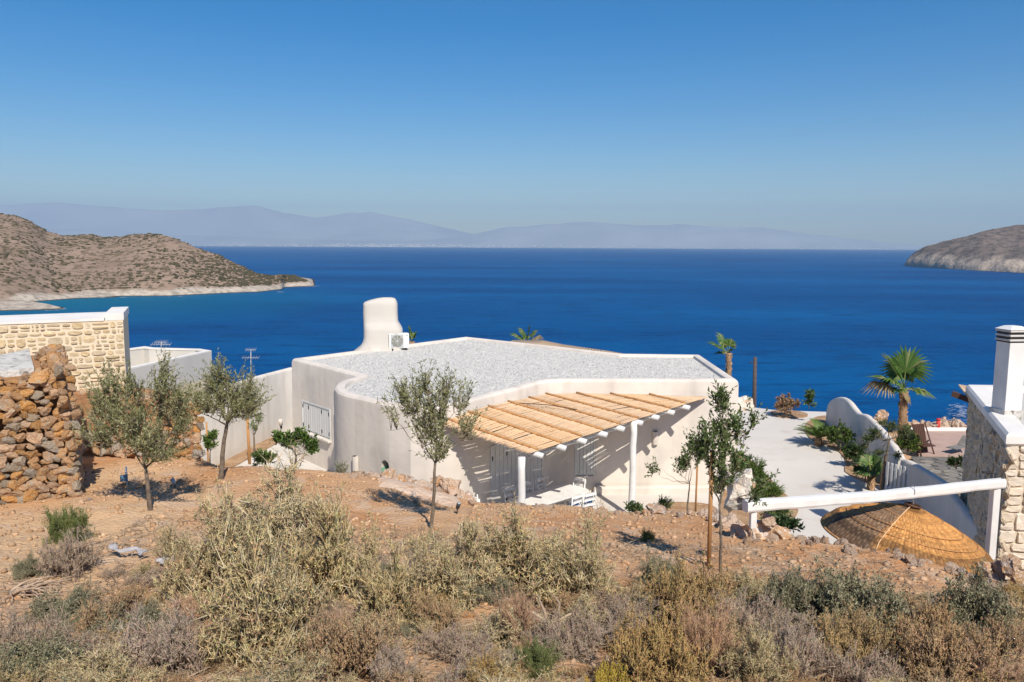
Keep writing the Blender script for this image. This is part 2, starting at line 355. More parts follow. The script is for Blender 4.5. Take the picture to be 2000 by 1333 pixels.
# shrubs dotted over the headland (thousands, a mass)
ico = bmesh.new(); bmesh.ops.create_icosphere(ico, subdivisions=1, radius=1.0)
IV = np.array([v.co[:] for v in ico.verts]); IF = np.array([[v.index for v in f.verts] for f in ico.faces]); ico.free()
def blobs(P, Sx, Sz, jit=0.25):
    n = len(P); k = len(IV)
    sc = np.stack([Sx, Sx, Sz], -1)
    V = IV[None]*sc[:, None]*(1+jit*(rng.random((n, k, 1))-0.5)*2) + P[:, None]
    Fc = (IF[None] + (np.arange(n)*k)[:, None, None]).reshape(-1, 3)
    return V.reshape(-1, 3), Fc
pts = []
for V, n in ((V1, 5200), (V2, 1500), (V3, 200)):
    nu, nv, _ = V.shape
    i = rng.integers(0, nu-1, n*2); j = rng.integers(2, nv//2+4, n*2); fr = rng.random((n*2, 1))
    p = V[i, j]*(1-fr) + V[i+1, j]*fr
    keep = (p[:, 2] > SEA+7) & (vfbm(p[:, 0]/90, p[:, 1]/90, 3) + rng.random(n*2)*0.8 > 0.30)
    pts.append(p[keep][:n])
P = np.concatenate(pts); s = 0.8+rng.random(len(P))**2.5*2.4
Vb, Fb = blobs(P, s, s*0.55)
m_ms = mat('far_maquis', (0.06, 0.055, 0.028), (0.10, 0.085, 0.05), 0.02, 1.0, spec=0)
tag(put('headland_scrub', mesh_np('headland_scrub', Vb, Fb, m_ms)), kind='stuff')
# surf at the foot of the spit and the cape point
def foam(name, pxs, loc_rows, wd, lx=3.0):
    bm = bmesh.new()
    for k in range(len(pxs)):
        p = at_z(pxs[k], loc_rows[k], SEA+0.25)
        rr = wd*(0.4+random.random())
        vv = [bm.verts.new((p.x+math.cos(a)*rr*lx*(0.3+0.8*random.random()), p.y+math.sin(a)*rr*(0.6+0.5*random.random()), p.z+0.02*k)) for a in [i*math.pi/4 for i in range(8)]]
        bm.faces.new(vv)
    tag(put(name, bm_mesh(bm, name, M.capw)), kind='stuff')
foam('surf', [118, 121, 124, 127, 110, 100, 92, 600, 606, 612, 618, 548, 200, 240, 216, 330, 352], [604, 604, 603, 602, 606, 606.5, 607, 561, 560.5, 560, 559.5, 571, 582, 581.5, 581.6, 580, 579.6], 1.3)
pf = [(1850+random.random()*38, 794+random.random()*38) for _ in range(60)] + [(1868+random.random()*18, 802+random.random()*26) for _ in range(70)]
foam('shore_surf', [p[0] for p in pf], [p[1] for p in pf], 0.11, 9.0)

# distant mountains across the bay, real size 20 km off
fm = mat('haze_tinted_rock', (0.23, 0.26, 0.30), (0.28, 0.31, 0.35), 0.0006, 1.0, spec=0)  # rock colour pushed toward pale blue, part of the haze painted in
FD = 20000.0
def far_range(name, tops, d, dback, seed):
    nu, nv = 320, 30
    px = np.linspace(tops[0][0], tops[-1][0], nu); tr = np.interp(px, [p[0] for p in tops], [p[1] for p in tops])
    V = np.zeros((nu, nv, 3))
    for i in range(nu):
        v = ray(px[i], tr[i]); H = v.z*((d+dback*0.5)/v.y) - SEA; u = v.x/v.y
        for j in range(nv):
            t = j/(nv-1)*2; dd = d + dback*0.5*t
            V[i, j] = (u*dd, dd, max(H, 5)*(1-abs(t-1))**1.3)
    e = np.minimum(np.abs(np.linspace(0, 2, nv)-1)*4, 1)[None]*np.clip(V[:, :, 2]/200, 0, 1)
    V[:, :, 2] += SEA - 2 + (230*vfbm(V[:, :, 0]/2600+seed, V[:, :, 1]/1500, 5))*e + 28*vfbm(V[:, :, 0]/300+seed, V[:, :, 1]/5000, 3)*np.clip(V[:, :, 2]/100, 0, 1)
    I = np.arange(nu*nv).reshape(nu, nv)
    Fc = np.stack([I[:-1, :-1], I[1:, :-1], I[1:, 1:], I[:-1, 1:]], -1).reshape(-1, 4)
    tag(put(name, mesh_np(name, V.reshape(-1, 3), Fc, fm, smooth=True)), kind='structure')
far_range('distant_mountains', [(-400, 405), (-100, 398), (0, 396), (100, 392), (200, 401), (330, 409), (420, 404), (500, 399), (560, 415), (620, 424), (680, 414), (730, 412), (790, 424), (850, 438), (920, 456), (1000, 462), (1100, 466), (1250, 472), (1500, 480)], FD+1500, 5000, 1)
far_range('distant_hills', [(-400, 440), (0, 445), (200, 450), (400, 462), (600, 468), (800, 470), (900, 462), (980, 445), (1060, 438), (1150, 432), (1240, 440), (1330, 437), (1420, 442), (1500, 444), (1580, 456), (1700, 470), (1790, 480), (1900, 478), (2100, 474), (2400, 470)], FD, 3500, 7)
# the far town: a sprinkle of pale houses along the opposite shore
n = 520
pxs = np.where(rng.random(n) < 0.6, rng.normal(770, 95, n), rng.uniform(300, 1750, n)); bm = bmesh.new()
for q in pxs:
    d = FD - 20 - 30 + random.random()*60
    v = ray(q, 480); u = v.x/v.y; hgt = random.random()**2.2*70
    bbox(bm, (u*(d+0), d, SEA+hgt+7), (18+random.random()*40, 20, 9+random.random()*10))
tag(put('far_town', bm_mesh(bm, 'far_town', mat('far_walls', (0.62, 0.60, 0.57), rough=1, spec=0))), kind='stuff')
# the air of the bay: one even haze round everything
hz = bpy.data.materials.new('haze_air'); hz.use_nodes = True; hn = hz.node_tree
hn.nodes.remove(hn.nodes['Principled BSDF']); pv = hn.nodes.new('ShaderNodeVolumePrincipled')
pv.inputs['Color'].default_value = (0.52, 0.74, 1.0, 1); pv.inputs['Density'].default_value = 5.0e-5; pv.inputs['Anisotropy'].default_value = 0.0
hn.links.new(pv.outputs[0], hn.nodes['Material Output'].inputs['Volume'])
hb = box_me('haze', (0, 12000, (SEA-1+1500)/2), (70000, 38000, 1500-SEA+1), hz)
tag(put('haze', hb), kind='stuff')

# ================================================================== GROUND
ctrl = [(0, 1333, 5.5), (1000, 1333, 5.6), (2000, 1333, 5.9), (0, 1240, 7.2), (600, 1240, 7.3), (1300, 1240, 7.3), (2000, 1290, 7.0),
        (0, 1100, 9.8), (295, 1090, 10.0), (600, 1120, 9.6), (1000, 1120, 9.6), (1400, 1113, 10.2), (1700, 1150, 10.0), (1900, 1220, 8.8),
        (0, 1040, 11.6), (0, 1000, 12.9), (295, 1000, 13.0), (430, 940, 15.5), (160, 965, 14.0), (-200, 1010, 12.9), (-200, 1240, 7.2),
        (380, 897, 17.6), (200, 893, 18.0), (300, 893, 18.2), (0, 893, 18.5), (-300, 893, 18.5), (500, 913, 16.2), (560, 922, 15.7), (640, 928, 15.9), (720, 932, 16.4), (770, 940, 16.4),
        (843, 1035, 12.8), (1100, 1035, 12.8), (850, 962, 16.2), (930, 988, 16.0), (1080, 991, 16.0), (1230, 1007, 15.8), (1370, 1010, 15.3),
        (1450, 1062, 12.8), (1560, 1056, 12.9), (1700, 1078, 12.5), (1850, 1113, 11.8), (2000, 1168, 11.0), (2200, 1240, 10.2)]
CP = np.array([at_d(*c)[:] for c in ctrl] + [(0, 0, -2.15), (-6, 0, -2.2), (7, 0, -2.3), (-9, 4, -2.7), (9, 4, -3.0), (0, -4, -1.3), (-8, -5, -1.2), (8, -5, -1.4)])
def _solve(P):
    n = len(P); D = np.linalg.norm(P[:, None, :2]-P[None, :, :2], axis=-1)
    A = np.zeros((n+3, n+3)); A[:n, :n] = D + np.eye(n)*0.02; A[:n, n] = 1; A[:n, n+1:] = P[:, :2]; A[n, :n] = 1; A[n+1:, :n] = P[:, :2].T
    return np.linalg.solve(A, np.concatenate([P[:, 2], [0, 0, 0]]))
WC = _solve(CP)
def upper(x, y):
    x = np.asarray(x, float); y = np.asarray(y, float); sh = x.shape; x = x.ravel(); y = y.ravel()
    D = np.hypot(x[:, None]-CP[None, :, 0], y[:, None]-CP[None, :, 1])
    return (D@WC[:len(CP)] + WC[len(CP)] + WC[len(CP)+1]*x + WC[len(CP)+2]*y).reshape(sh)
crest = [(-900, 890, 19.5), (0, 893, 19.0), (200, 893, 18.6), (380, 897, 18.0), (440, 905, 16.6), (500, 913, 16.4), (560, 922, 16.0), (640, 928, 16.2), (720, 932, 16.7), (770, 940, 16.7), (850, 962, 16.5), (930, 988, 16.3), (1080, 991, 16.3),
         (1230, 1007, 16.1), (1370, 1010, 15.6), (1425, 1030, 14.2), (1450, 1062, 13.3), (1560, 1056, 13.1), (1700, 1078, 12.7), (1850, 1113, 12.0), (2000, 1168, 11.3), (2400, 1300, 10.0)]
CU = np.array([az(c[0], c[1]) for c in crest]); CY = np.array([c[2] for c in crest])
WALLP = sorted([(at_d(px, 900, d).y, at_d(px, 900, d).x) for px, d in ((1620, 33.4), (1640, 32), (1662, 30.4), (1681, 29), (1712, 27.2), (1751, 24.6), (1777, 23.1), (1820, 21.5), (1847, 20.3), (1880, 18.8), (1930, 17.0), (1960, 16.2), (2010, 15.4))])
WY = np.array([p[0] for p in WALLP]); WX = np.array([p[1] for p in WALLP])
EDG = [at_z(px, row, -7.5) for px, row in ((1400, 790), (1447, 794), (1508, 801.5), (1560, 804), (1625, 806))]
EX = np.array([-30, 5]+[p.x for p in EDG]+[14.5, 17, 30]); EY = np.array([37.4, 37.4]+[p.y for p in EDG]+[33.5, 34.6, 34.6])
def ground_z(x, y, detail=True):
    x = np.asarray(x, float); y = np.asarray(y, float)
    u = x/np.maximum(y, 1.0)
    yc = np.interp(u, CU, CY)
    t = np.where(y > 1.0, y - yc, -5)
    z = upper(x, y)
    zc = upper(u*yc, yc)
    s = np.clip(t/0.9, 0, 1); s = s*s*(3-2*s)
    low = np.full_like(z, LOW)
    z2 = np.where(t > 0, zc*(1-s) + low*s, z)
    z2 = np.where(t > 0, np.minimum(z2, np.maximum(zc, low)), z2)
    if detail:
        k = np.where(t < 0.5, 1.0, 0.25)
        z2 = z2 + k*(0.07*vfbm(x/1.3, y/1.3, 3) + 0.030*vfbm(x/0.22, y/0.22, 3))
        z2 = np.where(t > 1.0, LOW - 0.02 + 0.008*vfbm(x/0.5, y/0.5, 2), z2)
    right = (x > np.interp(y, WY, WX)) & (y > 16.5) & (t > 1.0)
    z2 = np.where(right, -8.02, z2)
    over = y - np.interp(x, EX, EY)
    z2 = np.where(over > 0, z2 - 0.15 - over*1.3, z2)
    return z2
def gz(x, y): return float(ground_z(np.array([x]), np.array([y]))[0])
def on_ground(px, row, d=None, sink=0.0):
    """where the sight line through a photo point meets the ground"""
    v = ray(px, row)
    ds = np.arange(4.0, 38.0, 0.05); X = v.x/v.y*ds; Z = v.z/v.y*ds
    g = ground_z(X, ds); k = np.argmax(g >= Z) if (g >= Z).any() else len(ds)-1
    return Vector((X[k], ds[k], g[k]-sink))
xs = np.concatenate([np.arange(-26, -14, 0.5), np.arange(-14, 14, 0.085), np.arange(14, 30, 0.5)])
ys = np.concatenate([np.arange(-12, 2.5, 0.5), np.arange(2.5, 19.5, 0.085), np.arange(19.5, 38.1, 0.3)])
X, Y = np.meshgrid(xs, ys, indexing='ij'); Z = ground_z(X, Y)
I = np.arange(X.size).reshape(X.shape)
Fc = np.stack([I[:-1, :-1], I[1:, :-1], I[1:, 1:], I[:-1, 1:]], -1).reshape(-1, 4)
tag(put('ground', mesh_np('ground', np.stack([X, Y, Z], -1).reshape(-1, 3), Fc, M.dirt, smooth=True)), kind='structure')
# the slope that falls from the terrace to the sea
xs = np.concatenate([np.linspace(-260, -30, 40), np.linspace(-28, 32, 60), np.linspace(35, 260, 40)]); ys = np.concatenate([np.linspace(37.6, 60, 24), np.linspace(62, 150, 30)])
X, Y = np.meshgrid(xs, ys, indexing='ij')
Z = LOW - 3.0 - np.clip(Y-37.6, 0, 200)*0.75 - 0.012*np.clip(Y-37.6, 0, 60)**2*0.5 + 1.0*vfbm(X/9, Y/9, 4)*np.clip((Y-37.6)/6, 0, 1)
I = np.arange(X.size).reshape(X.shape); Fc = np.stack([I[:-1, :-1], I[1:, :-1], I[1:, 1:], I[:-1, 1:]], -1).reshape(-1, 4)
tag(put('coastal_slope', mesh_np('coastal_slope', np.stack([X, Y, np.maximum(Z, SEA-3)], -1).reshape(-1, 3), Fc, M.dirt, smooth=True)), kind='structure')
# land either side and behind (low res, outside the view)
def strip(name, x0, x1, y0, y1, zf, n=24):
    X, Y = np.meshgrid(np.linspace(x0, x1, n), np.linspace(y0, y1, n), indexing='ij'); Z = zf(X, Y)
    I = np.arange(X.size).reshape(X.shape); Fc = np.stack([I[:-1, :-1], I[1:, :-1], I[1:, 1:], I[:-1, 1:]], -1).reshape(-1, 4)
    tag(put(name, mesh_np(name, np.stack([X, Y, Z], -1).reshape(-1, 3), Fc, M.dirt, smooth=True)), kind='structure')
def hillz(X, Y): return -4.6 - 0.08*np.clip(Y, -60, 40) + 0.5*vfbm(X/6, Y/6, 3) - 2.0*np.clip((Y-20)/18, 0, 1)
strip('hillside', -260, -25.6, -120, 40, hillz); strip('hillside', 29.6, 260, -120, 40, lambda X, Y: hillz(X, Y)-1.5); strip('hillside', -26, 30, -120, -11.6, lambda X, Y: -1.0-0.13*(Y+12)+0.4*vfbm(X/6, Y/6, 3))

# pebbles and clods strewn over the bank (too many to count)
n = 26000
px = rng.uniform(-9.5, 10.5, n); py = rng.uniform(6.0, 17.0, n)
u = px/py; yc = np.interp(u, CU, CY); ok = (py < yc-0.1) & (np.abs(u) < 0.72) & (vfbm(px/1.1, py/1.1, 3)+rng.random(n)*0.9 > 0.28)
px, py = px[ok], py[ok]; pz = ground_z(px, py); s = 0.007+rng.random(len(px))**4.5*0.05
Vb, Fb = blobs(np.stack([px, py, pz+s*0.3], -1), s, s*0.7, 0.35)
cc = np.repeat(0.7+0.5*rng.random((len(px), 1)), len(IV), axis=0)*np.ones((1, 3))
tag(put('bank_pebbles', mesh_np('bank_pebbles', Vb, Fb, M.pebble, cols=cc)), kind='stuff')

# ================================================================== stones
def stone_mesh(name, mt, seed, flat=0.0, sub=2, amp=0.28):
    bm = bmesh.new(); bmesh.ops.create_icosphere(bm, subdivisions=sub, radius=1.0)
    for v in bm.verts:
        p = v.co.copy(); q = max(abs(p.x), abs(p.y), abs(p.z)); p = p.lerp(p/q*0.86, 0.55)
        for kk in range(5):      # knock flat facets off
            dd = Vector((math.sin(seed*1.7+kk*2.3), math.cos(seed*2.9+kk*1.3), math.sin(seed*0.7+kk*4.1))).normalized(); ex_ = p.dot(dd)-0.62
            if ex_ > 0: p = p - dd*ex_*0.85
        nn = mnoise.noise_vector(v.co*1.3 + Vector((seed*3.1, seed, -seed))); n2 = mnoise.noise(v.co*3.1 + Vector((seed, 0, 5))); n3 = mnoise.noise(v.co*7.0 + Vector((seed, 3, 5)))
        v.co = p*(1+amp*0.6*n2+amp*0.45*n3) + nn*amp*0.9
    return bm_mesh(bm, name, mt)
RUB = [stone_mesh('stone', M.rubble if k % 6 else M.rubgrey, k*7.3+1, sub=3, amp=0.22) for k in range(12)]
ROCKS = [stone_mesh('rock', M.pinkrock if k % 2 else M.rock, k*5.1+40, sub=3, amp=0.34) for k in range(8)]
def place(name, me, parent, p, s, rot):
    o = put(name, me, parent)
    o.matrix_basis = Matrix.Translation(Vector(p) - (parent.location if parent is not None else Vector((0, 0, 0)))) @ rot.to_matrix().to_4x4() @ Matrix.Diagonal((s[0], s[1], s[2], 1))
    return o
from mathutils import Euler, Quaternion
def rr(a=3.14): return Euler((random.uniform(-a, a), random.uniform(-a, a), random.uniform(-a, a))).to_quaternion()

def stone_face(parent, A, B, z0f, z1f, size, meshes, depth, lean=0.0, jz=0.25, fill=1.12, skip=None, name='stone'):
    """rough stones packed over the vertical face from A to B (xy) between z0 and z1; outward normal is right of A->B"""
    A = Vector((A[0], A[1], 0)); B = Vector((B[0], B[1], 0)); L = (B-A).length; t = (B-A)/L; nrm = Vector((t.y, -t.x, 0))
    placed = []; tries = 0
    zlo, zhi = min(z0f(0), z0f(1)), max(z1f(0), z1f(1))
    grid = {}
    target = L*(zhi-zlo)/(size*size*2.1)
    while tries < target*60 and len(placed) < target*1.5:
        tries += 1
        big = 1.0 if tries < target*14 else 0.55
        u = random.uniform(0, L); z = random.uniform(zlo, zhi)
        if z < z0f(u/L) - size*0.3 or z > z1f(u/L) - size*0.15: continue
        r = size*big*random.uniform(0.55, 1.05)
        c = (int(u/size), int(z/size)); bad = False
        for di in (-2, -1, 0, 1, 2):
            for dj in (-2, -1, 0, 1, 2):
                for (uu, zz, r2) in grid.get((c[0]+di, c[1]+dj), ()):
                    if (uu-u)**2+((zz-z)*1.25)**2 < ((r+r2)*0.70)**2: bad = True; break
                if bad: break
            if bad: break
        if bad: continue
        grid.setdefault(c, []).append((u, z, r)); placed.append((u, z, r))
    for (u, z, r) in placed:
        k = (z-zlo)/max(zhi-zlo, 0.1)
        p = A + t*u + nrm*(depth*random.uniform(-0.4, 0.6) - lean*k) + Vector((0, 0, z))
        rt_ = Quaternion((0, 0, 1), math.atan2(t.y, t.x)) @ Euler((random.uniform(-.25, .25), random.uniform(-.3, .3), random.choice([0, math.pi])+random.uniform(-.3, .3))).to_quaternion()
        place(name, random.choice(meshes), parent, p, (r*fill*random.uniform(.95, 1.25), r*0.75, r*fill*random.uniform(.72, .95)), rt_)
    return len(placed)

# --- the rubble walled shed at the far left
RW_A = at_d(-230, 1000, 12.6); RW_B = at_d(157, 1000, 14.0); RW_C = Vector((RW_B.x*1.22+0.02, RW_B.y*1.22, 0))
RW_B = Vector((RW_B.x, RW_B.y, 0)); RW_A = Vector((RW_A.x, RW_A.y, 0)); RT = -2.27
shed = thing('rubble_shed', (RW_B.x, RW_B.y, gz(RW_B.x, RW_B.y)), 'low shed of rough reddish rubble stones with a gravelled cement roof at the left edge', 'shed')
bm = bmesh.new()
q = [(RW_A.x, RW_A.y+0.36), (RW_B.x-0.40, RW_B.y+0.36), (RW_C.x-0.35, RW_C.y), (RW_A.x, RW_A.y+4.0)]
bprism(bm, q, -5.2, RT-0.10); put('wall', bm_mesh(bm, 'wall', M.soil), shed, world=True)
bm = bmesh.new(); q2 = [(RW_A.x, RW_A.y+0.20), (RW_B.x-0.80, RW_B.y+0.22), (RW_C.x-0.8, RW_C.y-0.2), (RW_A.x, RW_A.y+3.9)]
bprism(bm, q2, RT-0.098, RT+0.03); put('roof', bm_mesh(bm, 'roof', M.conc), shed, world=True)
gA = gz(RW_A.x, RW_A.y); gB = gz(RW_B.x, RW_B.y)
stone_face(shed, RW_A, RW_B, lambda t: gA*(1-t)+gB*t - 0.05, lambda t: RT-0.10+0.22*max(0, (t-0.9)/0.1), 0.125, RUB, 0.03, lean=0.24)
stone_face(shed, RW_B, RW_C, lambda t: gB-0.1, lambda t: RT+0.04, 0.15, RUB, 0.03, lean=0.2)
for k in range(34):    # loose stones along the roof's edge
    t = random.random(); p = RW_A.lerp(RW_B, t) + Vector((0, random.uniform(0.1, 0.22), 0))
    if k > 18: p = RW_B.lerp(RW_C, random.random()) + Vector((random.uniform(-0.55, -0.1), 0, 0))
    s = random.uniform(0.07, 0.17); place('stone', random.choice(RUB), shed, (p.x-0.2, p.y+(0.02 if k <= 18 else 0.1), RT-(0.09 if k <= 18 else -0.02)), (s*1.3, s, s*0.7), rr())
# --- rubble retaining wall behind the first olive tree
a = at_d(120, 890, 18.6); b = at_d(385, 890, 17.4)
rwl = thing('rubble_wall', ((a.x+b.x)/2, (a.y+b.y)/2, -5.0), 'low rubble retaining wall behind the first olive tree, below the cream stone house', 'wall')
bm = bmesh.new(); bprism(bm, [(a.x, a.y+0.1), (b.x-.1, b.y+0.1), (b.x-.6, b.y+1.3), (a.x, a.y+1.6)], -5.6, -3.55); put('core', bm_mesh(bm, 'core', M.soil), rwl, world=True)
stone_face(rwl, a, b, lambda t: -4.9, lambda t: -3.3-0.45*abs(t-0.6), 0.16, RUB, 0.05, lean=0.25)

# --- coursed masonry faces made of separate blocks
def block_mesh(name, mt, seed):
    bm = bmesh.new(); bmesh.ops.create_cube(bm, size=1.0)
    bmesh.ops.subdivide_edges(bm, edges=bm.edges[:], cuts=1, use_grid_fill=True)
    rnd = random.Random(seed)
    for v in bm.verts:
        c = sum(abs(abs(q)-0.5) < 1e-4 for q in v.co)
        k = {3: 0.80, 2: 0.94, 1: 1.0}[c] if c else 1.0
        v.co.x *= k*rnd.uniform(.95, 1.03); v.co.z *= k*rnd.uniform(.93, 1.04)
        if v.co.y < -0.1: v.co.y *= rnd.uniform(0.8, 1.08)*(0.9 if c == 3 else 1)
    return bm_mesh(bm, name, mt)
def masonry(parent, A, B, z0, z1, hrange, lrange, meshes, proud=0.03, gap=0.03, occl=None):
    A = Vector((A[0], A[1], 0)); B = Vector((B[0], B[1], 0)); L = (B-A).length; t = (B-A)/L; nrm = Vector((t.y, -t.x, 0)); th = math.atan2(t.y, t.x)
    z = z1; n = 0
    while z > z0+0.05:
        h = min(random.uniform(*hrange), z-z0); u = 0
        while u < L-0.04:
            l = min(random.uniform(*lrange)*(1.0 if random.random() < .7 else 0.5), L-u)
            if L-u-l < 0.08: l = L-u
            sub = [(z-h/2, h)] if (h < hrange[0]*1.5 or random.random() < 0.45) else [(z-h*0.28, h*0.54), (z-h*0.78, h*0.42)]
            for zc, hh in sub:
                c = A + t*(u+l/2) + nrm*(proud*random.uniform(-0.1, 0.9) - 0.045)
                if occl and occl(c.x, c.y, zc): continue
                o = put('stone', random.choice(meshes), parent)
                o.matrix_basis = Matrix.Translation(Vector((c.x, c.y, zc+random.uniform(-.008, .008))) - parent.location) @ Matrix.Rotation(th, 4, 'Z') @ Matrix.Rotation(random.uniform(-.03, .03), 4, 'Y') @ Matrix.Diagonal((l-gap, 0.12, hh-gap, 1))
                n += 1
            u += l
        z -= h
    return n
CB = [block_mesh('stone', M.cream, k) for k in range(8)]
PB = [block_mesh('stone', M.pstone, 20+k) for k in range(6)]

# --- cream stone house at the left with white coping
HT = -1.85
fl_ = at_z(0, 633, HT); fr_ = at_z(241, 624, HT); dirn = (fr_-fl_); dirn.z = 0; dirn.normalize(); nb = Vector((-dirn.y, dirn.x, 0))
cB = Vector((fr_.x, fr_.y, 0)); cA = Vector((fl_.x, fl_.y, 0)) - dirn*4
bk = at_z(193, 610, HT+0.05); dep = max((Vector((bk.x, bk.y, 0))-cB).dot(nb), 1.5)
sx_ = cB*((cB.y+dep)/cB.y); cC = Vector((sx_.x+0.15, sx_.y, 0)); cD = cA + nb*dep
th_ = thing('stone_house', (cB.x, cB.y, -4.8), 'cream stone walled house with flat white roof coping behind the first olive tree', 'house')
bm = bmesh.new(); bprism(bm, [(p.x, p.y) for p in (cA-nb*.0, cB-nb*.0-dirn*0.01, cC-dirn*.02, cD)], -8, HT-0.02); put('wall', bm_mesh(bm, 'wall', M.mortar), th_, world=True)
masonry(th_, cA, cB, -4.9, HT-0.03, (0.10, 0.25), (0.12, 0.42), CB, 0.028, 0.036)
bm = bmesh.new(); bprism(bm, [(p.x, p.y) for p in (cA-nb*.02, cB-nb*.02-dirn*0.42, cC-dirn*0.42, cD)], HT-0.018, HT+0.04); put('roof', bm_mesh(bm, 'roof', M.capw), th_, world=True)
bm = bmesh.new(); bprism(bm, [(p.x, p.y) for p in (cB-nb*.0-dirn*0.40, cB-nb*.0+dirn*.01, cC+dirn*.01, cC-dirn*0.40)], HT-0.016, HT+0.16); put('parapet', bm_mesh(bm, 'parapet', M.capw), th_, world=True)
# --- lower white house further down the slope
zz = -3.95
H4 = [at_z(c[0], c[1], zz) for c in ((150, 742), (413, 685), (391, 681.5), (300, 679), (283, 676.5), (235, 683), (120, 700))]
P4 = [(p.x, p.y) for p in H4]
lh = thing('white_house', (P4[1][0]-1, P4[1][1], LOW), 'small pale flat roofed house below the cream one with an open walled roof', 'house')
def ring_wall(bm, P, th, z0, z1):
    n = len(P); V2 = [Vector(p) for p in P]
    ar = sum(V2[i].x*V2[(i+1) % n].y-V2[(i+1) % n].x*V2[i].y for i in range(n)); s_ = 1 if ar > 0 else -1; In = []
    for i in range(n):
        a, b, c = V2[i-1], V2[i], V2[(i+1) % n]; e1 = (b-a).normalized(); e2 = (c-b).normalized(); m = Vector((-e1.y, e1.x))+Vector((-e2.y, e2.x)); m = m/max(m.length_squared/2, .4); In.append(b+m*th*s_)
    for i in range(n):
        j = (i+1) % n; bprism(bm, [P[i], P[j], tuple(In[j]), tuple(In[i])], z0, z1)
bm = bmesh.new(); bprism(bm, P4, -9, zz-1.0); put('wall', bm_mesh(bm, 'wall', M.mortar), lh, world=True)
bm = bmesh.new(); ring_wall(bm, P4, 0.22, zz-0.998, zz-0.05); put('parapet', bm_mesh(bm, 'parapet', M.conc2), lh, world=True)
bm = bmesh.new(); ring_wall(bm, P4, 0.24, zz-0.048, zz); put('coping', bm_mesh(bm, 'coping', M.capw), lh, world=True)
def aerial(px, row0, row1, d, label, h=1.0):
    p0 = at_d(px, row1, d); p1 = at_d(px, row0, d)
    t = thing('aerial', p0, label, 'aerial')
    put('mast', tube_me('mast', [p0, p1], 0.018, M.grey, 6), t, world=True)
    for k, (fz, wd) in enumerate(((1.0, 0.22), (0.80, 0.36))):
        c = p0.lerp(p1, fz); put('crossbar', tube_me('crossbar', [c-Vector((wd, 0.1, 0)), c+Vector((wd, -0.1, 0))], 0.010, M.grey, 5), t, world=True)
        for s in range(-3, 4):
            e = c+Vector((wd*s/3.2, 0, 0)); put('element', tube_me('element', [e-Vector((0, .12, .06)), e+Vector((0, .12, .06))], 0.006, M.grey, 4), t, world=True)
aerial(315, 668, 690, 29, 'short television aerial on the small white house, left of the second olive tree')
aerial(490, 683, 760, 34, 'tall television aerial mast rising against the sea right of the second olive tree')

# ================================================================== THE VILLA
ZR = -4.0
raw = [(566, 700), (910, 657), (1090, 676), (1215, 690), (1370, 692), (1447, 742), (1120, 742), (1075, 743), (1020, 757), (955, 773), (892, 789),
       (850, 795), (800, 795), (758, 790), (707, 779), (671, 771), (655, 765), (648, 757), (651, 750), (664, 742), (682, 737), (694, 732)]
OUT = [at_z(px, row, ZR).xy for px, row in raw]       # clockwise seen from above?
def resample(P, keep_sharp, seg=0.35):
    """round the polyline a little between sharp corners"""
    n = len(P); out = []
    for i in range(n):
        a, b, c, d = P[(i-1) % n], P[i], P[(i+1) % n], P[(i+2) % n]
        k = max(1, int((c-b).length/seg))
        si, sj = i in keep_sharp, (i+1) % n in keep_sharp
        for q in range(k):
            t = q/k
            m0 = (c-b) if si else (c-a)*0.5; m1 = (c-b) if sj else (d-b)*0.5
            l = (c-b).length
            if m0.length > 0: m0 = m0.normalized()*l
            if m1.length > 0: m1 = m1.normalized()*l
            h00 = 2*t**3-3*t**2+1; h10 = t**3-2*t**2+t; h01 = -2*t**3+3*t**2; h11 = t**3-t**2
            out.append(b*h00 + m0*h10 + c*h01 + m1*h11)
    return out
OUTL = resample(OUT, {0, 1, 2, 3, 4, 5, 6, 10, 21})
area = sum(OUTL[i].x*OUTL[(i+1) % len(OUTL)].y - OUTL[(i+1) % len(OUTL)].x*OUTL[i].y for i in range(len(OUTL)))
if area < 0: OUTL = OUTL[::-1]
def inset(P, d):
    n = len(P); out = []
    for i in range(n):
        a, b, c = P[(i-1) % n], P[i], P[(i+1) % n]
        e1 = (b-a).normalized(); e2 = (c-b).normalized(); n1 = Vector((-e1.y, e1.x)); n2 = Vector((-e2.y, e2.x))
        m = (n1+n2); m = m/max(m.length_squared/2, 0.35) if m.length > 1e-6 else n1
        out.append(b + m*d)
    return out
def shell(P, prof, name, mt, cap_top=True, cap_bot=True):
    bm = bmesh.new(); rings = []
    for off, z in prof:
        Q = inset(P, off) if off else P
        rings.append([bm.verts.new((q.x, q.y, z)) for q in Q])
    n = len(P)
    for i in range(len(rings)-1):
        for k in range(n): bm.faces.new((rings[i][k], rings[i][(k+1) % n], rings[i+1][(k+1) % n], rings[i+1][k]))
    if cap_bot: bm.faces.new(rings[0][::-1])
    if cap_top: bm.faces.new(rings[-1])
    return bm_mesh(bm, name, mt)
villa = thing('villa', (0.5, 24.5, LOW), 'pale flat roofed villa with rounded plaster walls and a white gravel roof', 'house')
prof = [(0, LOW-0.4), (0.0, LOW), (0.03, -6.0), (0.05, ZR-0.16), (0.07, ZR-0.07), (0.12, ZR-0.015), (0.18, ZR), (0.30, ZR), (0.35, ZR-0.02), (0.37, ZR-0.06), (0.37, ZR-0.16)]
wme = shell(OUTL, prof, 'wall', M.plaster)
wall_o = put('wall', wme)
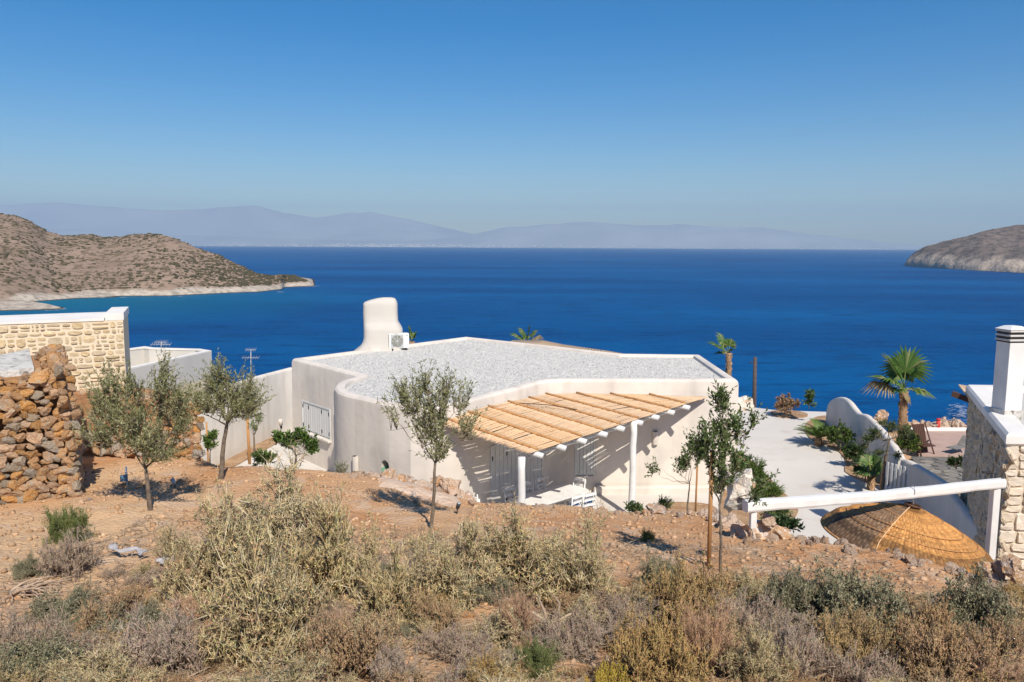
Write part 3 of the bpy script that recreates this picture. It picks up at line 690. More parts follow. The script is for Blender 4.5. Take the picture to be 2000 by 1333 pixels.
# openings: the nearest wall segment hit by a sight line
def wall_hit(px, row=850):
    v = ray(px, row); u = Vector((v.x, v.y)).normalized(); best = None
    n = len(OUTL)
    for i in range(n):
        a, b = OUTL[i], OUTL[(i+1) % n]; e = b-a
        den = u.x*e.y - u.y*e.x
        if abs(den) < 1e-9: continue
        t = (a.x*e.y - a.y*e.x)/den; s = (a.x*u.y - a.y*u.x)/den
        if 0 <= s <= 1 and t > 0 and (best is None or t < best[0]): best = (t, u*t, e.normalized())
    t, p, e = best
    nrm = Vector((e.y, -e.x))
    if nrm.dot(p) > 0: nrm = -nrm
    return p, e, nrm
def wall_z(px, row):
    p, e, nrm = wall_hit(px, row); return at_d(px, row, p.y).z
def cut(wall, c, s, rz, me=None):
    cm = me or box_me('c', (0, 0, 0), s, None); co = bpy.data.objects.new('c', cm); COL.objects.link(co)
    co.location = c; co.rotation_euler = (0, 0, rz)
    md = wall.modifiers.new('b', 'BOOLEAN'); md.operation = 'DIFFERENCE'; md.solver = 'EXACT'; md.object = co
    bpy.context.view_layer.update(); dg = bpy.context.evaluated_depsgraph_get()
    nm = bpy.data.meshes.new_from_object(wall.evaluated_get(dg)); wall.modifiers.clear(); wall.data = nm; nm.name = 'wall'
    bpy.data.objects.remove(co)
def opening(name, pxl, pxr, rowt, rowb, planks, folds, depth=0.09, sill=False, pos=None):
    pl, _, _ = wall_hit(pxl, rowt); pr, _, _ = wall_hit(pxr, rowt)
    e = (pr-pl); wdt = e.length; e.normalize(); nrm = Vector((e.y, -e.x)); rz = math.atan2(e.y, e.x)
    c = (pl+pr)/2
    zt = at_d(pxl, rowt, pl.y).z; zb = LOW if rowb is None else at_d(pxl, rowb, pl.y).z
    h = zt-zb
    cut(wall_o, (c.x, c.y, (zt+zb)/2), (wdt, depth*2, h), rz)
    w_ = put(name, None if False else box_me(name, (0, 0, 0), (wdt-0.01, 0.02, h-0.01), M.wood_white), villa)
    base = Vector((c.x, c.y, (zt+zb)/2)) - villa.location
    back = -Vector((nrm.x, nrm.y, 0))
    w_.location = base + back*(depth-0.02); w_.rotation_euler = (0, 0, rz)
    # planks: children of the shutter
    pw = (wdt-0.10)/planks
    pm = box_me('plank', (0, 0, 0), (pw-0.014, 0.024, h-0.10), M.wood_white, bev=0.005)
    for k in range(planks):
        o = put('plank', pm, w_); o.location = (-wdt/2+0.05+pw*(k+0.5), -0.024 - (0.002 if k % 2 else 0), 0)
    fm_ = box_me('frame', (0, 0, 0), (0.05, 0.06, h-0.012), M.wood_white)
    for s in (-1, 1): o = put('frame', fm_, w_); o.location = (s*(wdt/2-0.031), -0.028, 0)
    fh = box_me('frame', (0, 0, 0), (wdt-0.115, 0.056, 0.05), M.wood_white); o = put('frame', fh, w_); o.location = (0, -0.028, h/2-0.032)
    hg = box_me('hinge', (0, 0, 0), (0.03, 0.02, 0.12), M.black)
    for k in folds:
        for zf in (0.32, -0.32):
            o = put('hinge', hg, w_); o.location = (-wdt/2+wdt*k, -0.047, h*zf)
    if sill:
        o = put('sill', box_me('sill', (0, 0, 0), (wdt+0.12, 0.16, 0.07), M.white, bev=0.01), w_); o.location = (0, -0.10, -h/2-0.038)
    return w_
opening('shutter', 588, 643, 781, 839, 12, (0.04, 0.24, 0.70, 0.95), sill=True)
opening('door', 959, 1061, 872, None, 13, (0.04, 0.30, 0.74, 0.96))
opening('shutter', 1123, 1164, 840, 931, 5, (0.06, 0.94))
# little arched niche low in the bulging wall
p, e, nrm = wall_hit(750, 905); rz = math.atan2(e.y, e.x); d0 = p.y
zt = at_d(750, 900, d0).z; zb = LOW+0.3; wd = 24*d0/F
bm = bmesh.new(); r = wd/2; pts = [(-r, zb)] + [(-r*math.cos(a), zt-r+r*math.sin(a)) for a in [i*math.pi/10 for i in range(11)]] + [(r, zb)]
f1 = [bm.verts.new((q[0], -0.3, q[1])) for q in pts]; f2 = [bm.verts.new((q[0], 0.45, q[1])) for q in pts]
for i in range(len(pts)): j = (i+1) % len(pts); bm.faces.new((f1[i], f1[j], f2[j], f2[i]))
bm.faces.new(f1[::-1]); bm.faces.new(f2)
cut(wall_o, (p.x, p.y, 0), None, rz, me=bm_mesh(bm, 'c', None))
q = Vector((p.x, p.y, 0)) - Vector((nrm.x, nrm.y, 0))*0.40
put('niche_back', box_me('niche_back', (q.x, q.y, (zt+zb)/2), (wd*0.98, 0.03, zt-zb), M.dark, rz=rz), villa, world=True)  # near-black back, the dark of the opening is put into its colour
q2 = Vector((p.x, p.y, 0)) - Vector((nrm.x, nrm.y, 0))*0.2 - Vector((e.x, e.y, 0))*(wd*0.46)*(1 if e.x > 0 else -1)
put('niche_lining', box_me('niche_lining', (q2.x, q2.y, (zt+zb)/2-0.1), (0.02, 0.32, zt-zb-0.25), M.green, rz=rz), villa, world=True)
# finish the wall
wall_o.parent = villa; wall_o.matrix_basis = Matrix.Translation(-villa.location)
for pl_ in wall_o.data.polygons: pl_.use_smooth = True
wall_o.data.set_sharp_from_angle(angle=R(28))
# bench-like plinth along the foot of the wall under the pergola
pa, _, _ = wall_hit(1160); pb, _, _ = wall_hit(1400)
put('plinth', box_me('plinth', ((pa.x+pb.x)/2, pa.y-0.10, LOW+0.10), ((pb-pa).length, 0.24, 0.30), M.plaster, rz=math.atan2(pb.y-pa.y, pb.x-pa.x), bev=0.05), villa, world=True)
# roof gravel: real relief (stones as one mass) on a sheet
inr = inset(OUTL, 0.372)
def in_poly(x, y, P):
    c = np.zeros(x.shape, bool); n = len(P)
    for i in range(n):
        a, b = P[i], P[(i+1) % n]
        if a.y == b.y: continue
        c ^= ((a.y > y) != (b.y > y)) & (x < (b.x-a.x)*(y-a.y)/(b.y-a.y)+a.x)
    return c
bm = bmesh.new(); bm.faces.new([bm.verts.new((q.x, q.y, ZR-0.10)) for q in inr]); put('roof', bm_mesh(bm, 'roof', M.gravel), villa, world=True)
g = 42000
gx = rng.uniform(min(q.x for q in inr), max(q.x for q in inr), g); gy = rng.uniform(min(q.y for q in inr), max(q.y for q in inr), g)
ok = in_poly(gx, gy, inset(OUTL, 0.42)); gx, gy = gx[ok], gy[ok]
tet = np.array([(1, 0, 0), (-0.5, 0.87, 0), (-0.5, -0.87, 0), (0.1, 0, 0.8)]); tf = np.array([(0, 1, 3), (1, 2, 3), (2, 0, 3)])
th0 = rng.random(len(gx))*6.28; s = 0.014+rng.random(len(gx))*0.022
c_, s_ = np.cos(th0), np.sin(th0)
T = tet[None]*s[:, None, None]*(0.7+0.6*rng.random((len(gx), 4, 1)))
V = np.stack([T[:, :, 0]*c_[:, None]-T[:, :, 1]*s_[:, None]+gx[:, None], T[:, :, 0]*s_[:, None]+T[:, :, 1]*c_[:, None]+gy[:, None], T[:, :, 2]+ZR-0.105], -1)
gcol = np.where(rng.random((len(gx), 1)) < 0.10, 0.38, 0.9+0.2*rng.random((len(gx), 1)))*np.ones((1, 3))
M.gstone = mat('gravel_stone', (0.66, 0.655, 0.62), (0.56, 0.555, 0.52), 4, 0.95, vcol=True)
o = put('roof_gravel', mesh_np('roof_gravel', V.reshape(-1, 3), (tf[None]+(np.arange(len(gx))*4)[:, None, None]).reshape(-1, 3), M.gstone, cols=np.repeat(gcol, 4, 0)), villa, world=True); tag(o, kind='stuff')
# chimney: smooth plaster body in two swollen tiers
def section(cx, cy, hx, hy, z, n=32, pw=4.6, rz=0.12):
    out = []
    for k in range(n):
        a = 2*math.pi*k/n; c, s = math.cos(a), math.sin(a)
        x = hx*math.copysign(abs(c)**(2/pw), c); y = hy*math.copysign(abs(s)**(2/pw), s)
        out.append(Vector((cx+x*math.cos(rz)-y*math.sin(rz), cy+x*math.sin(rz)+y*math.cos(rz), z)))
    return out
def loft(secs, name, mt, smooth=True):
    bm = bmesh.new(); rg = [[bm.verts.new(p) for p in s] for s in secs]; n = len(secs[0])
    for i in range(len(rg)-1):
        for k in range(n): bm.faces.new((rg[i][k], rg[i][(k+1) % n], rg[i+1][(k+1) % n], rg[i+1][k]))
    bm.faces.new(rg[0][::-1]); bm.faces.new(rg[-1])
    return bm_mesh(bm, name, mt, smooth)
cb = at_z(744, 686, ZR-0.1); dC = cb.y+0.55; k = dC/F
def cx(px, row=640): return at_d(px, row, dC).x
def cz(row): return at_d(744, row, dC).z
M.chim = mat('chimney_plaster', (0.56, 0.53, 0.48), (0.53, 0.50, 0.455), 1.2, 0.9, 0.3, 4.0, bdist=0.02)
tiers = [(684, 699, 786, 0.72), (676, 703, 785.5, 0.69), (667, 708, 785, 0.67), (658, 710, 785, 0.66), (645, 710, 785, 0.66), (642, 710, 784, 0.655), (636, 710, 781, 0.60), (631, 710, 778, 0.54),
         (627, 710, 776.5, 0.50), (612, 709.5, 776, 0.49), (600, 710, 776, 0.48), (594, 710, 776, 0.47), (591, 712, 775, 0.45), (587, 722, 774, 0.38), (583, 738, 771, 0.26), (581.5, 748, 765, 0.16)]
secs = [section((cx(l)+cx(r_))/2, dC+0.15-(0.66-hy)*0.3, (cx(r_)-cx(l))/2, hy, cz(row)) for row, l, r_, hy in tiers]
# the left skirt flares into the roof edge
secs[0] = section((cx(688)+cx(786))/2, dC+0.15, (cx(786)-cx(688))/2, 0.75, cz(688))
put('chimney', loft(secs, 'chimney', M.chim), villa, world=True)
for o_ in villa.children:
    if o_.name == 'chimney': o_.data.set_sharp_from_angle(angle=R(24))

# air conditioner
ap = at_z(778, 684, ZR-0.10); ac = thing('air_conditioner', ap, 'white outdoor air conditioner unit on the gravel roof in front of the chimney', 'air conditioner', rz=R(22))
W, D, H = 0.80, 0.32, 0.58
put('casing', box_me('casing', (0, 0, 0.08+H/2), (W, D, H), M.acw, bev=0.02), ac)
gr = bmesh.new(); cxx = -0.08; bmesh.ops.create_cone(gr, cap_ends=True, segments=36, radius1=0.235, radius2=0.235, depth=0.012, matrix=Matrix.Translation((cxx, -D/2-0.007, 0.08+H/2)) @ Matrix.Rotation(R(90), 4, 'X'))
put('fan_recess', bm_mesh(gr, 'fan_recess', M.acg), ac)
fl = put('fan_grille', box_me('fan_plate', (cxx, -D/2-0.0015, 0.08+H/2), (0.50, 0.008, 0.52), M.grey), ac)
for k in range(5):
    bm = bmesh.new(); rad = 0.05+0.043*k
    btube(bm, [(cxx+rad*math.cos(a*math.pi/12), -D/2-0.022, 0.08+H/2+rad*math.sin(a*math.pi/12)) for a in range(25)], 0.005, 5); put('grille_ring', bm_mesh(bm, 'grille_ring', M.acw), fl)
for k in range(4):
    a = k*math.pi/4; put('grille_bar', tube_me('grille_bar', [(cxx-0.23*math.cos(a), -D/2-0.024, 0.08+H/2-0.23*math.sin(a)), (cxx+0.23*math.cos(a), -D/2-0.024, 0.08+H/2+0.23*math.sin(a))], 0.005, M.acw, 5), fl)
sv = box_me('side_slot', (0, 0, 0), (0.012, 0.085, 0.036), M.black)
for i in range(3):
    for j in range(9):
        o = put('side_slot', sv, ac); o.location = (-W/2-0.004, -0.10+0.10*i, 0.14+0.057*j)
put('badge', box_me('badge', (0.30, -D/2-0.004, 0.08+H-0.09), (0.09, 0.006, 0.022), M.bluep), ac)
for s in (-1, 1): put('foot', box_me('foot', (s*0.27, 0, 0.04), (0.06, D+0.06, 0.08), M.black), ac)
# wall lamps
def wall_lamp(px, rt, rb, label, wpx=12):
    p, e, nrm = wall_hit(px, rt); z1 = at_d(px, rt, p.y).z; z0 = at_d(px, rb, p.y).z; r = wpx*p.y/F/2
    t = thing('wall_lamp', (p.x, p.y, (z0+z1)/2), label, 'wall lamp'); h = z1-z0
    c = Vector((nrm.x, nrm.y, 0))*(0.5*r)
    bm = bmesh.new(); n = 14; t0 = math.atan2(nrm.y, nrm.x)
    ring = [(math.cos(t0-1.57+math.pi*k/n)*r, math.sin(t0-1.57+math.pi*k/n)*r) for k in range(n+1)]
    for zz0, zz1 in ((-h/2, h/2),):
        bprism(bm, ring, zz0, zz1)
    put('shade', bm_mesh(bm, 'shade', M.plaster), t)
    put('bulb', box_me('bulb', (c.x, c.y, h/2+0.005), (r*0.8, r*0.8, 0.02), M.dark, rz=t0), t)
    return t
wall_lamp(695, 891, 919, 'half round plaster lamp low on the bulging villa wall', 15)
wall_lamp(1280, 843, 868, 'half round plaster lamp on the villa wall right of the pergola shade', 12)
# drain pipe in the seam left of the bulge
pp = OUT[21]; zt = ZR-1.2
bm = bmesh.new(); d_ = at_d(655, 850, 23.8)
btube(bm, [Vector((at_d(653, 790, 23.9).x, 23.9, ZR-0.9)), Vector((at_d(654, 850, 23.8).x, 23.8, -6.2)), Vector((at_d(660, 900, 23.6).x, 23.6, -7.0)), Vector((at_d(668, 925, 23.3).x, 23.3, LOW))], 0.03, 8)
put('drain_pipe', bm_mesh(bm, 'drain_pipe', M.white, True), villa, world=True)

# ================================================================== PERGOLA
perg = thing('pergola', (2.4, 20.5, LOW), 'reed roofed pergola on white posts against the villa wall', 'pergola')
bi = [(922, 803), (953, 795), (992, 786), (1033, 778), (1072, 771), (1126, 770), (1192, 771), (1268, 773)]
bat = [((875, 821), (1051, 874)), ((914, 806), (1096, 860)), ((953, 795), (1136, 848)), ((992, 786), (1177, 835)), ((1033, 778), (1211, 824)), ((1066, 771), (1247, 814)),
       ((1126, 769.5), (1279, 804)), ((1192, 770.5), (1309, 795)), ((1268, 772), (1339, 786))]
def wallpt(px, row, off=0.05):
    p, e, nrm = wall_hit(px, row); q = p + nrm*off; return at_d(px, row, q.y)
T0 = wallpt(1380, 776, 0.06)
C0 = at_d(1037, 885, 18.6)
lineD = C0 - T0
def outer(px, row):
    # point on the outer edge line T0->C0 with the photo's azimuth
    u = az(px, row); t = (u*T0.y - T0.x)/(lineD.x - u*lineD.y); return T0 + lineD*t
ends = [(wallpt(862, 826), C0)] + [(wallpt(*a), outer(*b)) for a, b in bat] + [(T0 + Vector((-0.25, -0.01, 0)), T0 + Vector((0.02, -0.03, 0)))]
ROPE = 0.028
def reed_panel(a0, b0, a1, b1, k):
    """reeds run from batten (a0-b0) to batten (a1-b1)"""
    L0 = max((b0-a0).length, (b1-a1).length); n = max(4, int(L0/0.034)); V = []; Fc = []
    for i in range(n):
        t = (i+0.5)/n
        if random.random() < 0.035: continue
        p = a0.lerp(b0, t); q = a1.lerp(b1, t); up_ = Vector((0, 0, 1)); d = (q-p).normalized(); s = d.cross(up_).normalized(); r = 0.0175*random.uniform(0.85, 1.1)
        jz = random.uniform(-0.008, 0.010)
        e0 = p - d*(random.uniform(0.02, 0.12) if k == 0 else 0.0); e1 = q + d*0.0
        base = len(V)
        seg = 3; pts_ = [e0.lerp(e1, j/seg) + up_*(jz+random.uniform(-.006, .006)) + s*random.uniform(-.004, .004) for j in range(seg+1)]
        for c in pts_:
            for a in (0.5, 2.3, 3.9, 5.5): V.append(c + s*math.cos(a)*r + up_*math.sin(a)*r)
        for j in range(seg):
            for m_ in range(4):
                Fc.append((base+j*4+m_, base+j*4+(m_+1) % 4, base+j*4+4+(m_+1) % 4, base+j*4+4+m_))
        Fc.append((base, base+1, base+2, base+3)); Fc.append((base+seg*4+3, base+seg*4+2, base+seg*4+1, base+seg*4))
    return mesh_np('reed_mat', [v[:] for v in V], Fc, M.reed)
dz = Vector((0, 0, 0.0))
for k in range(len(ends)-1):
    (a0, b0), (a1, b1) = ends[k], ends[k+1]
    put('reed_mat', reed_panel(a0, b0, a1, b1, k), perg, world=True)
for k, (a, b) in enumerate(ends[1:-1]):
    off = Vector((0, 0, 0.035)); d = (b-a).normalized()
    pts_ = [a.lerp(b, t/10) + off + Vector((0, 0, random.uniform(-.006, .006))) for t in range(11)]
    pts_[0] = a + off; 
    bt = put('batten', tube_me('batten', pts_, 0.034, M.batten, 7), perg, world=True)
    # white round rafter below
    lo = Vector((0, 0, -0.10)); e = b + d*0.13 + lo
    put('rafter', tube_me('rafter', [a + lo, e], 0.072, M.paint, 12), perg, world=True)
bm = bmesh.new(); P = [C0, T0]
for q in (0,): btube(bm, [C0.lerp(T0, t/12) + Vector((0, 0, -0.012)) + Vector((-0.02, 0.05, 0)) for t in range(13)], 0.02, 6)
put('edge_pole', bm_mesh(bm, 'edge_pole', M.batten, True), perg, world=True)
bm = bmesh.new(); bt2 = [C0.lerp(T0, t/10) - lineD.normalized().cross(Vector((0, 0, 1)))*(-0.35) + Vector((0, 0, -0.215)) for t in range(0, 10)]
if bt2[0].y < C0.y: bt2 = [C0.lerp(T0, t/10) - lineD.normalized().cross(Vector((0, 0, 1)))*0.35 + Vector((0, 0, -0.215)) for t in range(0, 10)]
btube(bm, bt2, 0.05, 10); put('beam', bm_mesh(bm, 'beam', M.paint, True), perg, world=True)
def post(px, row_top, d, label=None):
    p = at_d(px, row_top, d)
    pts_ = [Vector((p.x + random.uniform(-.012, .012), p.y + random.uniform(-.01, .01), LOW + (p.z-LOW)*t/8)) for t in range(9)]
    o = put('post', tube_me('post', pts_, [0.100, 0.097, 0.096, 0.094, 0.093, 0.092, 0.091, 0.09, 0.09], M.paint, 14), perg, world=True)
post(1238, 822, outer(1238, 822).y+0.06); post(1019, 893, outer(1019+12, 893).y+0.05)
# snapped cane lying on the reeds
pa_ = ends[4][0].lerp(ends[4][1], 0.1) + Vector((0, 0, .05)); pb_ = ends[5][0].lerp(ends[5][1], 0.55) + Vector((0, 0, .07))
o = put('loose_cane', tube_me('loose_cane', [pa_, pa_.lerp(pb_, .5)+Vector((0, 0, .05)), pb_], 0.012, M.brown, 5)); tag(o, 'thin dark broken cane lying across the reed pergola roof', 'cane')

# second reed roof on the sea side, seen over the parapet
tp = [at_d(1000, 664.5, 37.5), at_d(1060, 665, 37), at_d(1100, 673, 35.5), at_d(1180, 684.5, 33), at_d(1216, 690.5, 31.5)]
p2 = thing('pergola', (4.5, 34, LOW), 'second reed pergola roof showing behind the villa on the sea side', 'pergola')
for k in range(len(tp)-1):
    a, b = tp[k], tp[k+1]; V = []; Fc = []
    for i in range(14):
        t0, t1 = i/14, (i+0.9)/14
        for t in (t0, t1):
            p = a.lerp(b, t); q = p + Vector((-0.9, -2.6, -0.25)); base = len(V)
            V += [p[:], q[:]]
        Fc.append((base-2, base-1, base+1, base))
    me = mesh_np('reed_mat', V, Fc, M.reed)
    o = put('reed_mat', me, p2, world=True); md = o.modifiers.new('s', 'SOLIDIFY'); md.thickness = 0.03
for x_, y_ in ((3.2, 36.5), (5.5, 33.5)):
    put('post', tube_me('post', [(x_, y_, LOW), (x_, y_, -5.0)], 0.1, M.paint, 10), p2, world=True)

# ================================================================== TABLE AND CHAIRS
tc = at_z(1081, 963, -6.76)
tl = at_z(1010, 985, -6.76); trr = at_z(1133, 950, -6.76)
trz = math.atan2(trr.y-tl.y, trr.x-tl.x); tlen = (trr-tl).length
table = thing('dining_table', ((tl.x+trr.x)/2, (tl.y+trr.y)/2, LOW), 'long white dining table with rounded end under the pergola', 'table', rz=trz)
bm = bmesh.new(); poly = []
hw = 0.48; hl = tlen/2
for s in (1, -1):
    for k in range(-6, 7):
        a = k*math.pi/12; poly.append((s*(hl-0.16+0.16*math.cos(a)), s*hw*math.sin(a)))
bprism(bm, poly, 0.70, 0.74); put('tabletop', bm_mesh(bm, 'tabletop', M.paint), table)
for sx in (-1, 1):
    for sy in (-1, 1): put('leg', box_me('leg', (sx*(hl-0.28), sy*0.34, 0.35), (0.07, 0.07, 0.70), M.paint), table)
put('apron', box_me('apron', (0, 0, 0.65), (tlen-0.5, 0.70, 0.09), M.paint), table)
def chair(x, y, rz, label, cushion=None):
    t = thing('chair', (x, y, LOW), label, 'chair', 'white ladder back chairs round the dining table', rz)
    put('seat', box_me('seat', (0, 0, 0.44), (0.42, 0.40, 0.035), M.paint, bev=0.01), t)
    for sx in (-1, 1):
        put('leg', tube_me('leg', [(sx*0.18, -0.17, 0), (sx*0.18, -0.17, 0.43)], 0.019, M.paint, 8), t)
        put('back_post', tube_me('back_post', [(sx*0.17, 0.18, 0), (sx*0.18, 0.19, 0.45), (sx*0.195, 0.25, 1.0)], [0.019, 0.02, 0.016], M.paint, 8), t)
        put('stretcher', tube_me('stretcher', [(sx*0.18, -0.17, 0.2), (sx*0.175, 0.18, 0.22)], 0.010, M.paint, 6), t)
    for q in range(3):
        zz_ = 0.60+0.155*q; yy = 0.205+0.018*(q+0.5)*2; bm = bmesh.new(); n = 8
        hgt = 0.075 if q == 2 else 0.055
        top_ = []; bot = []
        for k in range(n+1):
            u_ = -1+2*k/n; arch = 0.035*(1-u_*u_); top_.append((u_*0.185, yy+0.02*(1-u_*u_), zz_+hgt/2+arch)); bot.append((u_*0.185, yy+0.02*(1-u_*u_), zz_-hgt/2+arch*0.6))
        f_ = [bm.verts.new(v) for v in top_+bot[::-1]]; b_ = [bm.verts.new((v[0], v[1]+0.016, v[2])) for v in top_+bot[::-1]]
        bm.faces.new(f_); bm.faces.new(b_[::-1])
        for k in range(len(f_)): bm.faces.new((f_[k], f_[(k+1) % len(f_)], b_[(k+1) % len(f_)], b_[k]))
        put('slat', bm_mesh(bm, 'slat', M.paint), t)
    put('stretcher', tube_me('stretcher', [(-0.18, -0.17, 0.28), (0.18, -0.17, 0.28)], 0.010, M.paint, 6), t)
    if cushion:
        c = box_me('cushion', (0, -0.01, 0.49), (0.40, 0.38, 0.06), M.bluec, bev=0.02); o = put('cushion', c); o.location = t.location; o.rotation_euler = t.rotation_euler
        tag(o, cushion, 'cushion', 'blue print cushions')
        c = box_me('cushion', (0, 0, 0), (0.34, 0.05, 0.34), M.bluec, bev=0.02, rx=R(-8)); o = put('cushion', c); o.matrix_basis = Matrix.Translation(t.location) @ Matrix.Rotation(rz, 4, 'Z') @ Matrix.Translation((0, 0.165, 0.72))
        tag(o, cushion.replace('seat', 'back'), 'cushion', 'blue print cushions')
def cpos(px, row, z): v = at_z(px, row, z); return v.x, v.y
def chair_at(px, row_top, rz, label, cushion=None):   # px,row of the middle of the chair's top rail (1.0 m up)
    x, y = cpos(px, row_top, LOW+1.02); dx, dy = -math.sin(rz)*0.25, math.cos(rz)*0.25
    chair(x-dx, y-dy, rz, label, cushion)
T_ = trz
chair_at(996, 951, R(40), 'white ladder back chair left of the left pergola post, seen side on')
chair_at(1030, 940, T_+R(-6), 'white ladder back chair directly behind the left pergola post')
chair_at(1055, 932, T_+R(14), 'white ladder back chair nearest the closed shutter at the far table side')
chair_at(1132, 932, T_+R(-80), 'white ladder back chair at the rounded right end of the table')
chair_at(1128, 962, T_+R(184), 'white ladder back chair with blue print cushions, left one of the near pair', 'blue and white print seat cushion on the left chair of the near pair')
chair_at(1152, 958, T_+R(172), 'white ladder back chair with blue print cushions, rightmost by the table', 'blue and white print seat cushion on the rightmost chair')
chair_at(934, 969, R(100), 'white ladder back chair alone at the left, its top just above the stones')

# ================================================================== TERRACE, BEDS, GARDEN WALLS
def flat_poly(name, pts, z, mt, th=0.03, smooth_n=0):
    P = [at_z(px, row, z) if len((px, row)) == 2 else None for px, row in pts]
    P = [Vector((p.x, p.y)) for p in P]
    if smooth_n: P = resample(P, set(), smooth_n)
    bm = bmesh.new(); bprism(bm, [(p.x, p.y) for p in P], z-th, z); return bm_mesh(bm, name, mt)
def crest_pt(u, back=0.95): y = float(np.interp(u, CU, CY))+back; return (u*y, y)
us = np.linspace(-0.42, 0.60, 60); near = [crest_pt(u, 0.9) for u in us]
far = [(float(np.interp(y_, WY, WX)), y_) for y_ in (17.5, 19, 21, 23, 25, 27, 29, 31, 33.2)] + [(p.x, p.y) for p in EDG[::-1]] + [(5, 37.2), (-12, 37.3), (-14, 36)]
bm = bmesh.new(); bm.faces.new([bm.verts.new((x, y, LOW+0.02)) for x, y in near+far]); 
tag(put('terrace', bm_mesh(bm, 'terrace', M.path)), kind='structure')
BZ = LOW+0.06
M.bed = mat('bed_soil', (0.30, 0.18, 0.10), (0.40, 0.27, 0.16), 2.0, 0.97, 1.0, 18, bdist=0.04, c3=(0.50, 0.38, 0.27), s3=9, r3=(0.58, 0.7))
beds = [[(1506, 803), (1530, 801), (1560, 803), (1578, 809), (1568, 815), (1520, 814)],
        [(1580, 822), (1573, 836), (1576, 848), (1588, 860), (1610, 867), (1632, 877), (1648, 892), (1651, 908), (1650, 920), (1664, 930), (1684, 938), (1710, 946), (1740, 948), (1744, 930), (1716, 880), (1690, 850), (1660, 828), (1620, 812)],
        [(1424, 885), (1464, 897), (1482, 912), (1503, 934), (1522, 955), (1542, 972), (1558, 990), (1557, 1003), (1542, 1018), (1500, 1030), (1450, 1040), (1410, 1010), (1415, 950)],
        [(1664, 982), (1669, 993), (1680, 1002), (1720, 1000), (1760, 1000), (1740, 985), (1700, 978)],
        [(385, 912), (440, 897), (487, 872), (539, 846), (560, 850), (528, 872), (512, 880), (478, 899), (440, 915)],
        [(1265, 996), (1272, 985), (1300, 981), (1345, 981), (1390, 986), (1400, 1004), (1330, 1012), (1270, 1008)]]
for b in beds:
    tag(put('planting_bed', flat_poly('planting_bed', b, BZ, M.bed, 0.05, 0.3)), kind='structure')
def curvy_wall(name, pts, label, mt, th=0.24, cat='wall'):
    """pts: (px, top row, distance)"""
    P = [at_d(*p) for p in pts]; XY = [Vector((p.x, p.y)) for p in P]; Zt = [p.z for p in P]
    # densify
    X2, Z2 = [], []
    for i in range(len(XY)-1):
        a, b, c, d = XY[max(i-1, 0)], XY[i], XY[i+1], XY[min(i+2, len(XY)-1)]; za, zb, zc, zd = Zt[max(i-1, 0)], Zt[i], Zt[i+1], Zt[min(i+2, len(XY)-1)]
        for q in range(4):
            t = q/4; h = (2*t**3-3*t**2+1, t**3-2*t**2+t, -2*t**3+3*t**2, t**3-t**2)
            X2.append(b*h[0]+(c-a)*0.5*h[1]+c*h[2]+(d-b)*0.5*h[3]); Z2.append(zb*h[0]+(zc-za)*0.5*h[1]+zc*h[2]+(zd-zb)*0.5*h[3])
    X2.append(XY[-1]); Z2.append(Zt[-1])
    bm = bmesh.new(); rings = []
    for i in range(len(X2)):
        t = (X2[min(i+1, len(X2)-1)]-X2[max(i-1, 0)]).normalized(); n = Vector((-t.y, t.x)); h = th/2
        sec = [(-h*1.05, LOW-0.2), (-h, Z2[i]-0.10), (-h*0.8, Z2[i]-0.03), (-h*0.35, Z2[i]), (h*0.35, Z2[i]), (h*0.8, Z2[i]-0.03), (h, Z2[i]-0.10), (h*1.05, LOW-0.2)]
        rings.append([bm.verts.new((X2[i].x+n.x*o, X2[i].y+n.y*o, z)) for o, z in sec])
    for i in range(len(rings)-1):
        for k in range(7): bm.faces.new((rings[i][k], rings[i+1][k], rings[i+1][k+1], rings[i][k+1]))
    bm.faces.new(rings[0]); bm.faces.new(rings[-1][::-1])
    me = bm_mesh(bm, name, mt); o = put(name, me)
    for p in me.polygons: p.use_smooth = True
    me.set_sharp_from_angle(angle=R(50))
    return tag(o, label, cat)
curvy_wall('garden_wall', [(1620, 800, 33.4), (1625, 784, 33), (1640, 776.5, 32.0), (1652, 777.5, 31.3), (1662, 785, 30.4), (1673, 799, 29.6), (1681, 807.5, 29), (1695, 811, 28.2), (1712, 826, 27.2), (1733, 850, 25.8), (1751, 874, 24.6), (1763, 896, 23.8)],
           'white garden wall with a humped wavy top, far half beyond the slatted gate', M.white)
curvy_wall('garden_wall', [(1767, 898, 23.5), (1777, 900, 23.1), (1790, 907, 22.7), (1820, 925, 21.5), (1847, 943, 20.3), (1862, 962, 19.5), (1880, 986, 18.8), (1904, 1016, 17.8), (1930, 1042, 17.0), (1960, 1058, 16.2), (2010, 1075, 15.4)],
           'white garden wall with smoothly falling top, near half behind the wicker parasol', M.white)
curvy_wall('garden_wall', [(568, 718, 31.8), (545, 724, 31.2), (510, 733, 29.9), (478, 742, 28.7), (440, 756, 27.3), (400, 775, 26.0), (362, 797, 25.0)],
           'tall white garden wall running from the villa corner behind the second olive tree', M.white, 0.25)
# slatted gate in the gap
gp = at_d(1752, 950, 23.2); gate = thing('garden_gate', (gp.x, gp.y, LOW+0.02), 'small white slatted gate set against the curving garden wall', 'gate', rz=R(-62))
for k in range(6): o = put('slat', box_me('slat', (0, 0, 0), (0.07, 0.025, 0.95), M.paint, bev=0.004), gate); o.location = (-0.35+0.14*k, 0, 0.55)
for zz_ in (0.25, 0.85): put('rail', box_me('rail', (0, 0.027, zz_), (0.84, 0.026, 0.07), M.paint), gate)
